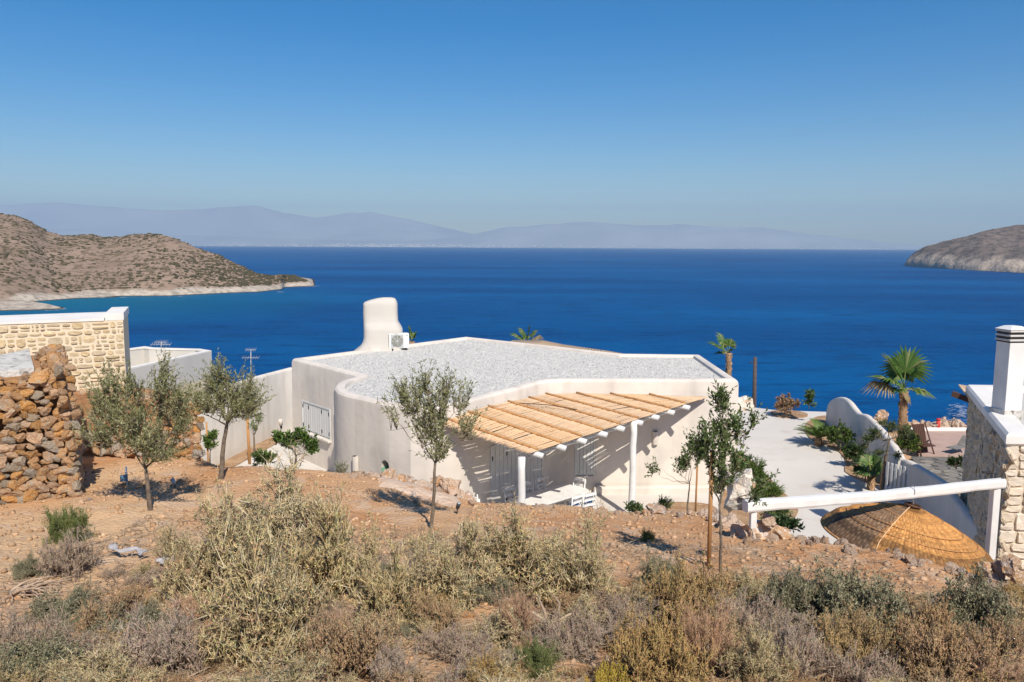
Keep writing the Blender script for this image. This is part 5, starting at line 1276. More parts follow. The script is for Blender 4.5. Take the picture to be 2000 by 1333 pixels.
# kinds of dry shrub (unit size: about 1 m radius)
K_ = {}  # brown bark of inner stems, darkened further to stand for shade in the gaps
K_['thorn'] = [shrub('thorn_bush', 1, 0.85, 30, (8, 8, 10), (0.42, 0.42, 0.40), (0.020, 0.012, 0.0075, 0.0054), (0.07, 0.045, 0.025), (0.56, 0.45, 0.245), (0.7, 1.1, 2.2), lay=0.84, gapy=0.30, var=0.5, lobes=20, whisk=300, upb=0.05) for _ in range(3)]
K_['sage'] = [shrub('sage_bush', 1, 0.75, 26, (6, 6, 7), (0.42, 0.45, 0.5), (0.012, 0.006, 0.004, 0.004), (0.12, 0.08, 0.05), (0.34, 0.28, 0.18), (0.6, 0.9, 1.4), leaf=(2, 0.055, 0.022, (0.15, 0.15, 0.08), (0.34, 0.33, 0.22)), lay=0.75) for _ in range(2)]
K_['heath'] = [shrub('heath_bush', 1, 0.62, 48, (7, 8, 7), (0.36, 0.36, 0.38), (0.018, 0.011, 0.007, 0.006), (0.07, 0.04, 0.022), (0.50, 0.335, 0.18), (0.6, 0.9, 1.5), lay=0.84, upb=0.3, var=0.45, lobes=13) for _ in range(2)]
K_['gold'] = [shrub('gold_bush', 1, 0.62, 44, (7, 8, 6), (0.36, 0.36, 0.38), (0.018, 0.011, 0.007, 0.0065), (0.07, 0.045, 0.022), (0.52, 0.36, 0.16), (0.6, 0.9, 1.5), lay=0.80, upb=0.35)]
K_['grey'] = [shrub('dead_bush', 1, 0.6, 30, (7, 7, 8), (0.46, 0.45, 0.5), (0.018, 0.011, 0.007, 0.005), (0.10, 0.065, 0.04), (0.47, 0.365, 0.275), (0.6, 0.9, 1.5), lay=0.72, upb=0.2) for _ in range(2)]
K_['red'] = [shrub('red_bush', 1, 0.8, 30, (7, 6, 7), (0.42, 0.45, 0.42), (0.011, 0.006, 0.0045, 0.004), (0.12, 0.06, 0.035), (0.54, 0.35, 0.22), (0.4, 0.6, 1.0), tilt=(0.05, 0.9), lay=0.78, upb=0.5)]
K_['green'] = [shrub('green_bush', 1, 0.62, 30, (6, 6, 6), (0.45, 0.45, 0.45), (0.010, 0.005, 0.004, 0.003), (0.2, 0.15, 0.08), (0.17, 0.19, 0.07), (0.5, 0.6, 0.8), leaf=(3, 0.045, 0.014, (0.11, 0.15, 0.035), (0.22, 0.26, 0.08)), lay=0.80)]
K_['moss'] = [shrub('moss_bush', 1, 0.6, 40, (7, 7, 6), (0.36, 0.36, 0.36), (0.010, 0.006, 0.005, 0.007), (0.28, 0.19, 0.06), (0.60, 0.44, 0.07), (0.6, 0.9, 1.5), lay=0.84, upb=0.35)]
NAMES = {'thorn': 'thorny shrub', 'sage': 'sage shrub', 'heath': 'heath shrub', 'gold': 'heath shrub', 'grey': 'dead shrub', 'red': 'dry shrub', 'green': 'green shrub', 'moss': 'cushion shrub'}
shrub_objs = []
def bush(kind, px, row_top, row_base, wpx, label, var=None, name=None):
    p = on_ground(px, row_base); p.z -= 0.03
    sw = wpx*p.y/F/2*1.08; top_ = at_d(px, row_top, p.y+sw*0.25); h = max(top_.z-p.z, 0.15)
    me = K_[kind][(var if var is not None else random.randrange(9)) % len(K_[kind])]
    zmax = {'thorn': 0.80, 'sage': 0.72, 'heath': 0.62, 'gold': 0.62, 'grey': 0.60, 'red': 0.82, 'green': 0.6, 'moss': 0.58}[kind]
    o = put(me.name.split('.')[0], me); o.location = p; o.rotation_euler = (0, 0, random.random()*6.28); o.scale = (sw, sw, min(h/zmax, sw*1.9))
    tag(o, label, 'shrub', 'dry shrubs on the slope'); shrub_objs.append((kind, o)); return o
bush('thorn', 550, 948, 1085, 290, 'largest pale thorny shrub, left of the middle olive tree', 0)
bush('thorn', 440, 1000, 1190, 240, 'pale thorny shrub overlapping the left front of the largest one', 1)
bush('thorn', 650, 1000, 1170, 220, 'pale thorny shrub overlapping the right side of the largest one', 2)
bush('thorn', 1035, 1018, 1150, 300, 'rounded grey green thorny shrub in front of the dining table', 1)
bush('thorn', 1135, 1050, 1180, 190, 'smaller thorny shrub at the right flank of the rounded grey green one', 0)
bush('thorn', 900, 1045, 1170, 200, 'thin thorny shrub around the foot of the middle olive tree', 2)
bush('thorn', 760, 1070, 1230, 180, 'brownish thorny shrub between the two biggest thorny ones', 0)
bush('thorn', 340, 1040, 1110, 90, 'small thorny tuft right below the first olive trunk', 2)
bush('thorn', 545, 1075, 1280, 300, 'tangled thorny shrub low in front of the largest one', 1)
bush('green', 130, 1005, 1060, 95, 'small yellow green cushion shrub below the rubble shed')
bush('grey', 140, 1040, 1125, 130, 'grey wiry dead shrub just below the yellow green cushion')
bush('grey', 330, 1180, 1310, 200, 'brown grey dead shrub at the bottom left, below the plastic sheet')
bush('grey', 60, 1190, 1310, 170, 'dark wiry dead shrub in the bottom left corner')
bush('sage', 55, 1080, 1130, 60, 'tiny grey shrub beside the bundle of dead roots')
bush('heath', 220, 1130, 1240, 150, 'straw coloured low shrub right of the dead roots')
bush('heath', 690, 1200, 1330, 200, 'tan heath mound at the bottom, left of the bare stones')
bush('grey', 770, 1260, 1345, 130, 'bleached white dead shrub at the bottom edge')
bush('gold', 1345, 1090, 1220, 190, 'golden brown shrub around the foot of the tall wooden stake', 0)
bush('sage', 1290, 1070, 1150, 90, 'dark grey sprig at the edge of the bare dirt left of the stake')
bush('grey', 1215, 1130, 1240, 130, 'lilac grey dead shrub below the rounded thorny one')
bush('gold', 1285, 1190, 1345, 230, 'brown heath mound at the bottom right of the green cushion')
bush('red', 1375, 1180, 1330, 170, 'reddish brown upright dry shrub below the stake')
bush('sage', 1650, 1112, 1230, 220, 'wide grey green sage shrub in front of the wicker parasol', 0)
bush('sage', 1545, 1120, 1215, 130, 'grey green sage shrub left of the wide one', 1)
bush('grey', 1470, 1135, 1250, 150, 'fine grey brown shrub right of the stake')
bush('grey', 1545, 1205, 1320, 170, 'silver grey dead shrub at lower right centre')
bush('gold', 1660, 1180, 1300, 170, 'yellow tan shrub below the wide sage shrub', 0)
bush('sage', 1890, 1130, 1240, 170, 'green grey sage shrub below the rocks at the right', 1)
bush('heath', 1790, 1150, 1290, 190, 'dull tan shrub right of the wide sage shrub')
bush('heath', 1965, 1180, 1310, 150, 'dull green tan shrub at the right edge')
bush('heath', 1850, 1230, 1345, 200, 'pale brown heath mound in the bottom right corner')
bush('moss', 1190, 1300, 1370, 110, 'bright mustard yellow cushion shrub at the bottom edge')
bush('green', 1045, 1268, 1325, 100, 'low green cushion shrub left of the mustard yellow one')
bush('grey', 1110, 1185, 1275, 140, 'bleached lilac twiggy shrub right of the bare stones')
bush('red', 1010, 1160, 1265, 130, 'brown spreading dead shrub just above the bare stones')
bush('heath', 860, 1150, 1240, 130, 'pale brown twiggy shrub left of the bare stones')
bush('thorn', 1480, 1240, 1345, 160, 'brown thorny shrub at the bottom below the silver grey one', 2)
bush('grey', 1690, 1270, 1350, 150, 'dry grey shrub at the bottom edge right of centre')
bush('gold', 960, 1280, 1350, 120, 'straw mound at the bottom edge left of the green cushion')
bush('green', 1265, 1040, 1058, 34, 'tiny green tuft alone on the bare dirt right of the thorny shrub')

# filler scrub: everything between the shrubs one could pick out, instanced from the shrubs above
def scrub_points(n):
    P = []; t = 0
    while len(P) < n and t < 60000:
        t += 1
        px_ = random.uniform(-150, 2150); row = random.uniform(1075, 1500)
        lim = np.interp(px_, [-150, 60, 200, 340, 600, 750, 900, 1150, 1300, 1500, 1750, 1900, 2150], [1150, 1150, 1130, 1110, 1060, 1080, 1085, 1125, 1135, 1160, 1165, 1160, 1200])
        if row < lim: continue
        if 850 < px_ < 1040 and 1185 < row < 1240: continue
        if px_ < 130 and row < 1290 and random.random() < 0.85: continue
        v = ray(px_, row); 
        if v.z > -0.1: continue
        p = on_ground(px_, row)
        if p.y < 3.2: continue
        if any((p.x-q[0])**2+(p.y-q[1])**2 < 0.25**2 for q in P): continue
        P.append((p.x, p.y, p.z-0.02))
    return P
SP = scrub_points(330)
for k in range(150):      # also down beside and beyond the frame so that a step aside still shows slope
    x_, y_ = random.uniform(-9, 9), random.uniform(1.6, 4.6); SP.append((x_, y_, gz(x_, y_)-0.03))
def scatter(name, pts, objs, smin, smax):
    me = bpy.data.meshes.new(name); me.from_pydata(pts, [], [])
    a = me.attributes.new('pick', 'INT', 'POINT'); a.data.foreach_set('value', np.array([random.randrange(len(objs)) for _ in pts], dtype=np.int32))
    a = me.attributes.new('size', 'FLOAT', 'POINT'); a.data.foreach_set('value', np.array([smin+(smax-smin)*random.random()**1.5 for _ in pts], dtype=np.float32))
    a = me.attributes.new('turn', 'FLOAT', 'POINT'); a.data.foreach_set('value', np.array([random.random()*6.28 for _ in pts], dtype=np.float32))
    o = put(name, me); ng = bpy.data.node_groups.new(name, 'GeometryNodeTree'); ng.interface.new_socket('Geometry', in_out='INPUT', socket_type='NodeSocketGeometry'); ng.interface.new_socket('Geometry', in_out='OUTPUT', socket_type='NodeSocketGeometry')
    N = ng.nodes; L = ng.links; gi = N.new('NodeGroupInput'); go = N.new('NodeGroupOutput'); jn = N.new('GeometryNodeJoinGeometry')
    def attr(nm, ty):
        n = N.new('GeometryNodeInputNamedAttribute'); n.data_type = ty; n.inputs['Name'].default_value = nm; return n.outputs['Attribute']
    pk, sz, tn = attr('pick', 'INT'), attr('size', 'FLOAT'), attr('turn', 'FLOAT')
    cz_ = N.new('ShaderNodeCombineXYZ'); L.new(tn, cz_.inputs['Z'])
    for k, ob in enumerate(objs):
        cp = N.new('FunctionNodeCompare'); cp.data_type = 'INT'; cp.operation = 'EQUAL'; L.new(pk, cp.inputs[2]); cp.inputs[3].default_value = k
        oi = N.new('GeometryNodeObjectInfo'); oi.inputs['Object'].default_value = ob; oi.inputs['As Instance'].default_value = True
        ip = N.new('GeometryNodeInstanceOnPoints'); L.new(gi.outputs[0], ip.inputs['Points']); L.new(cp.outputs[0], ip.inputs['Selection']); L.new(oi.outputs['Geometry'], ip.inputs['Instance'])
        L.new(cz_.outputs[0], ip.inputs['Rotation']); L.new(sz, ip.inputs['Scale']); L.new(ip.outputs[0], jn.inputs[0])
    L.new(jn.outputs[0], go.inputs[0]); md = o.modifiers.new('scatter', 'NODES'); md.node_group = ng
    return tag(o, kind='stuff')
byk = {}
for k, o in shrub_objs: byk.setdefault(k, []).append(o)
src = byk['heath'][:3]+byk['gold'][:1]+byk['grey'][:3]+byk['thorn'][:3]+byk['sage'][:1]+byk['red'][:1]
scatter('low_scrub', SP, src, 0.14, 0.40)
# fallen twigs and litter
n = 9000
px_ = rng.uniform(-6, 6, n); py_ = rng.uniform(4, 12.5, n); pz_ = ground_z(px_, py_)
a = rng.random(n)*6.28; l = 0.04+rng.random(n)**2*0.28; P0 = np.stack([px_, py_, pz_+0.012], -1); P1 = P0 + np.stack([np.cos(a)*l, np.sin(a)*l, rng.random(n)*0.06], -1)
V, Fc, C = spikes(P0, P1, 0.004+0.003*rng.random(n), np.array([[0.34, 0.26, 0.18]])*(0.6+0.8*rng.random((n, 1))), 0.003)
tag(put('twig_litter', mesh_np('twig_litter', V, Fc, M.twig, cols=C)), kind='stuff')
# bundle of dead roots at the left edge, and a gnarled dead branch by the bare stones
def roots(px, row, n, L, label, name='dead_roots', rzr=(0, 6.28), flat=0.25):
    p = on_ground(px, row); bm = bmesh.new()
    for k in range(n):
        a = random.uniform(*rzr); pts_ = [Vector((0, 0, 0.05))]; d = Vector((math.cos(a), math.sin(a), random.uniform(0, flat)))
        st = Vector((random.gauss(0, .05), random.gauss(0, .05), 0.04))
        pts_ = [st]; m_ = 7; ll = L*random.uniform(.5, 1)
        for i in range(m_):
            d = (d + Vector((random.gauss(0, .22), random.gauss(0, .22), random.gauss(0, .12)-0.02*i))).normalized(); q = pts_[-1]+d*ll/m_; q.z = max(q.z, 0.01); pts_.append(q)
        r0 = random.uniform(.009, .022); btube(bm, pts_, [r0*(1-0.8*i/m_) for i in range(m_+1)], 5)
    me = bm_mesh(bm, name, mat('dead_wood_'+str(len(bpy.data.materials)), (0.50, 0.38, 0.27), (0.36, 0.26, 0.18), 6, 0.9, 0.4, 40), True)
    o = put(name, me); o.location = p; return tag(o, label, 'dead wood')
roots(35, 1165, 46, 0.62, 'sprawling bundle of bare brown roots at the left edge', rzr=(-0.9, 1.2), flat=0.2)
roots(1075, 1238, 14, 0.75, 'gnarled dead branch lying right of the bare stones', name='dead_branch', flat=0.5)
roots(1560, 1330, 12, 0.5, 'twisted dead branches at the bottom right of centre', name='dead_branch', flat=0.8)
for k, (px_, row, s, lb) in enumerate([(882, 1222, .10, 'grey green flat stone in the bare patch at the bottom, left one'), (915, 1208, .07, 'small greenish stone, upper one in the bare patch'), (868, 1206, .07, 'small pale stone, left of the greenish one in the bare patch'),
                       (70, 1290, .08, 'pale stone on the dirt in the bottom left corner'), (105, 1215, .07, 'pale orange stone below the dead roots'), (175, 978, .05, 'single orange stone at the foot of the rubble shed corner'), (850, 1240, .06, 'small dark edged stone under the bare patch')]):
    p = on_ground(px_, row); o = put('stone', (RUB[5] if k < 2 else random.choice(ROCKS))); o.location = p+Vector((0, 0, s*0.3)); o.scale = (s*1.3, s, s*0.6); o.rotation_euler = (.1, .1, k); tag(o, lb, 'stone', 'loose stones on the slope')

# ------------------------------------------------------------------ trees
OL1, OL2 = np.array((0.15, 0.17, 0.05)), np.array((0.50, 0.50, 0.29))
STK = ['tallest orange wooden stake, beside the slender young tree nearest the camera', 'thin wooden stake behind the smaller young tree at the villa wall', 'thick leaning wooden stake beside the slatted gate', 'thin stake between the first and second olive trees', 'thick orange stake against the left garden wall']
def tree(name, label, d, trunk, crown, nshoot, per, leaf_l, leaf_w, c1, c2, r0=0.055, limbs=9, shoot_l=(0.20, 0.50), upw=0.7, group=None, stakes=(), cat='tree', barkm=None, lw=1.0):
    """trunk: [(px,row)..] base to fork; crown: [(px,row,rx,ry)] pixel ellipses at distance d"""
    W = [at_d(px, row, d) for px, row in trunk]; base = W[0].copy(); base.z = min(base.z, gz(base.x, base.y)) if base.y < 17 else base.z
    t = thing(name, base, label, cat, group)
    T = [q for q in W]; T[0] = base - Vector((0, 0, 0.05))
    n = len(T); TT = []
    for i in range(n-1):
        for q in range(4): TT.append(T[i].lerp(T[i+1], q/4)+Vector((random.gauss(0, .006), random.gauss(0, .006), 0)))
    TT.append(T[-1]); put('trunk', tube_me('trunk', TT, [r0*(1.25-0.55*i/len(TT)) for i in range(len(TT))], barkm or M.bark, 9), t, world=True)
    fork = np.array(T[-1]); C = []
    for px, row, rx, ry in crown: q = at_d(px, row, d); C.append((np.array(q), rx*d/F, ry*d/F))
    area = np.array([c[1]*c[2] for c in C]); area /= area.sum()
    LP0, LP1, LR = [], [], []; skel = []
    for k in range(limbs):
        c = C[k % len(C)] if k < len(C) else C[rng.choice(len(C), p=area)]
        o = unit(rng.normal(size=3)); tgt = c[0] + o*np.array([c[1], c[1]*0.8, c[2]])*(0.35+0.45*rng.random())
        st = fork if k < 5 or not skel else skel[rng.integers(len(skel))]
        mid = (st+tgt)/2 + np.array([0, 0, -0.08*np.linalg.norm(tgt-st)]) + rng.normal(size=3)*0.05
        prev = st; m_ = 8
        for i in range(1, m_+1):
            s_ = i/m_; q = (1-s_)**2*st + 2*s_*(1-s_)*mid + s_*s_*tgt + rng.normal(size=3)*0.010
            LP0.append(prev); LP1.append(q); LR.append(r0*0.55*(1-0.8*s_)*(1 if k < 5 else 0.6)); skel.append(q); prev = q
    S_ = np.array(skel); ns = nshoot
    ci = rng.choice(len(C), size=ns, p=area); o = unit(rng.normal(size=(ns, 3))); rr2 = rng.random(ns)**0.45
    cc0 = np.array([C[i][0] for i in ci]); cr = np.array([[C[i][1], C[i][1]*0.85, C[i][2]] for i in ci])
    Q = cc0 + o*cr*rr2[:, None]*0.88
    # clumps: pull shoots toward random cluster centres so gaps open
    nc = max(6, ns//14); cl = Q[rng.integers(0, ns, nc)]; dd = np.linalg.norm(Q[:, None]-cl[None], axis=-1); j = dd.argmin(1); Q = Q*0.62 + cl[j]*0.38
    dd = np.linalg.norm(Q[:, None]-S_[None], axis=-1); near_ = S_[dd.argmin(1)]
    D = unit(unit(Q-fork[None])*0.8 + rng.normal(size=(ns, 3))*0.45 + np.array([[0, 0, upw]]))
    L_ = shoot_l[0]+(shoot_l[1]-shoot_l[0])*rng.random(ns)
    E_ = Q + D*L_[:, None]
    tw = np.array([[0.24, 0.20, 0.14]])
    parts = [spikes(np.array(LP0), np.array(LP1), np.array(LR), np.repeat(tw*0.7, len(LP0), 0), np.array(LR)*0.88), spikes(near_, Q, 0.008*lw, np.repeat(tw, ns, 0), 0.004*lw), spikes(Q, E_, 0.0045*lw, np.repeat(tw*1.1, ns, 0))]
    V, Fc, Cc = join(parts); o1 = put('branches', mesh_np('branches', V, Fc, M.twig, cols=Cc), t, world=True); tag(o1, kind='stuff')
    n = ns*per; i = np.repeat(np.arange(ns), per); s_ = rng.random(n)[:, None]*1.15-0.1
    LPp = Q[i] + D[i]*L_[i][:, None]*s_; LD = D[i]*0.8 + rng.normal(size=(n, 3))*0.55
    f = np.clip(rng.normal(size=(n, 1))*0.28+0.35+0.25*(rng.random((ns, 1))[i]-0.5), 0, 1); lc = (np.array(c1)*(1-f)+np.array(c2)*f)*(0.8+0.4*rng.random((n, 1)))
    V, Fc, Cc = leaves(LPp, LD, leaf_l*(0.65+0.7*rng.random(n)), leaf_w, lc)
    o2 = put('crown', mesh_np('crown', V, Fc, M.leaf, cols=Cc), t, world=True); tag(o2, kind='stuff')
    for (pb_, rb_, pt_, rt_, r_) in stakes:
        a_ = at_d(pb_, rb_, d+0.06); b_ = at_d(pt_, rt_, d+0.06); a_.z = min(a_.z, gz(a_.x, a_.y) if a_.y < 17 else LOW)-0.1
        s = put('stake', tube_me('stake', [a_, b_], r_, M.stake, 8)); tag(s, STK.pop(0), 'stake')
    return t
G = 'young olive trees on the bank'
tree('olive_tree', 'dense young olive tree, leftmost, in front of the rubble wall', 13.0, [(295, 1003), (290, 960), (284, 915)],
     [(265, 840, 80, 62), (212, 810, 40, 48), (325, 790, 45, 48), (255, 775, 40, 34), (300, 885, 58, 36), (192, 880, 32, 22), (350, 840, 26, 48), (200, 762, 14, 24), (322, 745, 20, 20)], 600, 22, 0.066, 0.017, OL1, OL2, 0.036, 14, group=G)
tree('olive_tree', 'taller open olive tree second from left, against the white garden wall', 15.5, [(432, 945), (434, 890), (443, 830)],
     [(445, 795, 50, 42), (428, 755, 34, 32), (478, 800, 30, 42), (402, 795, 24, 28), (492, 765, 16, 18), (442, 725, 22, 14)], 430, 20, 0.064, 0.018, OL1*1.1, OL2*1.05, 0.044, 12, group=G)
tree('olive_tree', 'olive tree with loose upright shoots in front of the villa, middle one', 12.8, [(842, 1040), (846, 980), (850, 905)],
     [(848, 850, 62, 50), (850, 800, 50, 45), (800, 800, 32, 30), (905, 845, 28, 30), (830, 760, 16, 34), (872, 775, 18, 32), (790, 780, 14, 24), (755, 842, 20, 7), (905, 800, 22, 20), (850, 880, 40, 26)], 370, 19, 0.066, 0.017, OL1*0.95, OL2, 0.028, 12, group=G, upw=0.9)
LG1, LG2 = (0.06, 0.11, 0.028), (0.22, 0.29, 0.09)
tree('sapling', 'slender young tree nearest the camera, tied to the tallest stake', 10.3, [(1408, 1118), (1408, 1040), (1405, 985)],
     [(1400, 880, 45, 70), (1410, 800, 24, 34), (1440, 850, 36, 26), (1370, 880, 24, 40), (1430, 920, 34, 34), (1465, 830, 20, 12), (1410, 960, 34, 30), (1495, 940, 24, 8), (1475, 975, 24, 24)], 300, 14, 0.062, 0.023, LG1, LG2, 0.018, 10, shoot_l=(0.12, 0.30), stakes=((1384, 1112, 1391, 880, 0.028),), lw=0.8)
tree('sapling', 'smaller young tree before the villa wall, right of the right pergola post', 15.6, [(1342, 1003), (1345, 970), (1347, 945)],
     [(1345, 905, 26, 34), (1325, 925, 22, 18), (1290, 917, 20, 8), (1362, 890, 16, 24), (1278, 926, 8, 8)], 120, 12, 0.060, 0.024, LG1, (0.17, 0.23, 0.07), 0.016, 7, shoot_l=(0.12, 0.28), stakes=((1358, 1008, 1362, 910, 0.02),), lw=0.8)
tree('araucaria_sapling', 'young tree with tufted clumps beside the slatted gate and its leaning stake', 22.5, [(1722, 975), (1728, 905), (1737, 860)],
     [(1740, 834, 30, 13), (1712, 850, 17, 14), (1768, 852, 22, 15), (1698, 858, 13, 12), (1720, 882, 16, 9), (1748, 888, 12, 8), (1690, 872, 10, 8)], 420, 16, 0.05, 0.016, (0.04, 0.08, 0.015), (0.14, 0.19, 0.05), 0.035, 12, shoot_l=(0.1, 0.2), upw=0.3, stakes=((1715, 985, 1730, 890, 0.045),), cat='tree')
tree('citrus_tree', 'small bright green citrus tree left of the bulging villa wall', 18.5, [(576, 918), (578, 890)],
     [(565, 865, 34, 18), (600, 872, 20, 22), (545, 855, 16, 12), (580, 850, 18, 14), (607, 880, 12, 14)], 190, 11, 0.085, 0.042, (0.05, 0.11, 0.02), (0.20, 0.30, 0.06), 0.03, 8, shoot_l=(0.08, 0.2))
tree('sapling', 'leafy staked sapling between the first and second olive trees', 24.0, [(410, 905), (411, 880)], [(412, 862, 16, 18), (404, 870, 10, 12)], 60, 10, 0.10, 0.05, (0.06, 0.12, 0.02), (0.20, 0.28, 0.06), 0.02, 5, shoot_l=(0.1, 0.2), stakes=((407, 900, 403, 825, 0.03),))
tree('sapling', 'staked sapling with pale green crown against the left garden wall', 26.5, [(497, 884), (496, 850)], [(497, 835, 14, 14), (504, 822, 8, 9)], 34, 9, 0.08, 0.03, (0.10, 0.15, 0.04), (0.28, 0.33, 0.15), 0.03, 5, shoot_l=(0.15, 0.3), stakes=((487, 884, 483, 818, 0.05),))
def clump(name, label, px, row, rx, ry, d, n, ll, lw_, c1, c2, cat='plant', per=12):
    return tree(name, label, d, [(px, row+ry*0.95), (px, row+ry*0.6)], [(px, row, rx, ry), (px+rx*0.3, row+ry*0.25, rx*0.6, ry*0.6), (px-rx*0.4, row+ry*0.3, rx*0.5, ry*0.55)], n, per, ll, lw_, c1, c2, 0.02, 7, shoot_l=(0.08, 0.2), upw=0.4, cat=cat)
clump('bush', 'dry tan and pink flowering bush by the sea end of the path', 1537, 788, 26, 22, 34.5, 220, 0.09, 0.05, (0.30, 0.18, 0.09), (0.50, 0.34, 0.22), 'bush')
clump('sapling', 'thin green sapling rising behind the cycad', 1580, 778, 14, 20, 33.5, 45, 0.12, 0.05, (0.05, 0.10, 0.02), (0.16, 0.24, 0.06), 'tree')
clump('bush', 'rounded green bush beside the cycad against the wavy wall', 1642, 850, 30, 24, 28.5, 200, 0.10, 0.05, (0.05, 0.10, 0.02), (0.16, 0.24, 0.05), 'bush')
clump('bush', 'green bush hanging over the top of the wavy garden wall', 1772, 862, 24, 26, 25.0, 170, 0.09, 0.045, (0.05, 0.10, 0.02), (0.20, 0.25, 0.05), 'bush')
clump('bush', 'low dark green bush at the foot of the wall left of the gate', 1690, 915, 26, 24, 24.6, 180, 0.12, 0.03, (0.02, 0.05, 0.012), (0.08, 0.14, 0.03), 'bush')
clump('bush', 'dark green shrub in the shaded bed between the cycad and the gate', 1668, 885, 22, 16, 26.5, 130, 0.11, 0.04, (0.02, 0.05, 0.012), (0.09, 0.14, 0.03), 'bush')
clump('bush', 'small dark plant on the shaded paving by the right stone house', 1868, 905, 14, 9, 24.5, 40, 0.12, 0.04, (0.02, 0.04, 0.01), (0.06, 0.10, 0.03), 'plant')
clump('bush', 'bushy green plants in the curved bed right of the sapling', 1470, 925, 26, 30, 17.6, 210, 0.11, 0.018, (0.05, 0.10, 0.02), (0.20, 0.28, 0.06), 'bush')
clump('bush', 'green and white leaved plant under the left end of the white beam', 1512, 1005, 24, 18, 14.6, 150, 0.07, 0.02, (0.08, 0.13, 0.03), (0.30, 0.38, 0.14), 'plant')
clump('bush', 'broad leaved dark green plant at the rim of the round bed under the beam', 1540, 1030, 18, 11, 14.3, 50, 0.09, 0.04, (0.03, 0.07, 0.02), (0.14, 0.20, 0.08), 'plant')
clump('bush', 'small green tuft beside the rusty edged bed before the villa wall', 1297, 988, 12, 9, 16.6, 60, 0.06, 0.015, (0.06, 0.10, 0.02), (0.20, 0.26, 0.07), 'plant')
clump('bush', 'tiny leafy plant at the foot of the right pergola post', 1238, 997, 16, 7, 16.2, 40, 0.07, 0.03, (0.04, 0.08, 0.02), (0.16, 0.22, 0.06), 'plant')
clump('bush', 'low bright green ground bush left of the citrus tree', 518, 896, 20, 10, 17.6, 90, 0.07, 0.035, (0.07, 0.12, 0.02), (0.24, 0.32, 0.08), 'bush')
clump('bush', 'pale thin weeds climbing at the foot of the drain pipe', 665, 920, 14, 14, 16.6, 45, 0.05, 0.012, (0.20, 0.22, 0.12), (0.36, 0.38, 0.24), 'plant')
clump('bush', 'dark strap leaved plant in the bed right of the villa', 1505, 965, 20, 16, 17.2, 90, 0.16, 0.014, (0.06, 0.12, 0.02), (0.22, 0.32, 0.06), 'plant')

# ------------------------------------------------------------------ palms
def fan_palm(label, d, base, top_, leaves_, rtrunk=0.15, name='fan_palm', skirt=True):
    """leaves_: (tip px,row) of each fan; base/top: trunk photo points"""
    B = at_d(*base, d); T = at_d(*top_, d); B.z = min(B.z, LOW) if d < 37 else B.z - 2.0
    t = thing(name, B, label, 'palm tree')
    pts_ = [B.lerp(T, i/10)+Vector((0.015*math.sin(i*1.9), 0, 0)) for i in range(11)]
    put('trunk', tube_me('trunk', pts_, [rtrunk*(1.12-0.25*i/10+0.05*(i % 2)) for i in range(11)], M.palmbark, 12), t, world=True)
    # boot stubs up the trunk
    n = 150; k = rng.random(n); th = rng.random(n)*6.28; P0 = np.array(B)[None]*(1-k[:, None])+np.array(T)[None]*k[:, None]; o = np.stack([np.cos(th), np.sin(th), 0*th], -1)
    P0 = P0 + o*rtrunk*0.85; P1 = P0 + o*0.07 + np.array([[0, 0, 0.11]]); V, Fc, C = spikes(P0, P1, 0.035, np.array([[0.38, 0.25, 0.15]])*(0.6+0.7*rng.random((n, 1))))
    o_ = put('bark_boots', mesh_np('bark_boots', V, Fc, M.twig, cols=C), t, world=True); tag(o_, kind='stuff')
    for q, (px, row, dy, sz, dead) in enumerate(leaves_):
        E_ = at_d(px, row, d+dy); a = T + Vector((0, 0, random.uniform(-.05, .1))); v = E_-a; Lp = v.length; dirv = v.normalized(); hub = a + v*0.42 + Vector((0, 0, 0.05*Lp))
        side = dirv.cross(Vector((0, 0, 1)))
        if side.length < 0.1: side = Vector((1, 0, 0))
        side.normalize(); side = (side + Vector((0, -0.5, 0))*random.uniform(0.2, 1)).normalized(); side = (side-dirv*side.dot(dirv)).normalized(); nrm = side.cross(dirv)
        lf = put('frond', tube_me('frond', [a, (a+hub)/2+Vector((0, 0, 0.04)), hub], [0.022, 0.015, 0.010], M.leaf_stalk, 6), t, world=True)
        nb = 26; Vv, Ff, Cc_ = [], [], []
        rad = v.length*0.85*sz
        for b in range(nb):
            an = (b/(nb-1)-0.5)*R(215); dr = (dirv*math.cos(an)+side*math.sin(an)); ln = rad*(0.72+0.28*math.cos(an))*random.uniform(.9, 1.05)
            m1 = hub + dr*ln*0.55 + nrm*(0.03*math.cos(an*9)); e1 = hub + dr*ln + Vector((0, 0, -0.22*ln*(1 if not dead else 2.2)))
            w_ = 0.022+0.03*rad; s2 = (dr.cross(nrm)).normalized(); base_i = len(Vv)
            rid = nrm*w_*0.5
            Vv += [hub[:], (m1+s2*w_)[:], (m1+rid)[:], (m1-s2*w_)[:], e1[:]]
            Ff += [(base_i, base_i+1, base_i+2), (base_i, base_i+2, base_i+3), (base_i+1, base_i+4, base_i+2), (base_i+2, base_i+4, base_i+3)]
            g_ = random.uniform(.75, 1.2); col_ = (0.34*g_, 0.27*g_, 0.15*g_) if dead else (0.10*g_, 0.19*g_, 0.035*g_)
            if not dead and random.random() < .2: col_ = (0.28*g_, 0.30*g_, 0.11*g_)
            Cc_ += [col_]*5
        put('blade', mesh_np('blade', Vv, Ff, M.leaf, cols=np.array(Cc_)), lf)


    return t
M.leaf_stalk = mat('leaf_stalk', (0.20, 0.24, 0.07), rough=0.6)
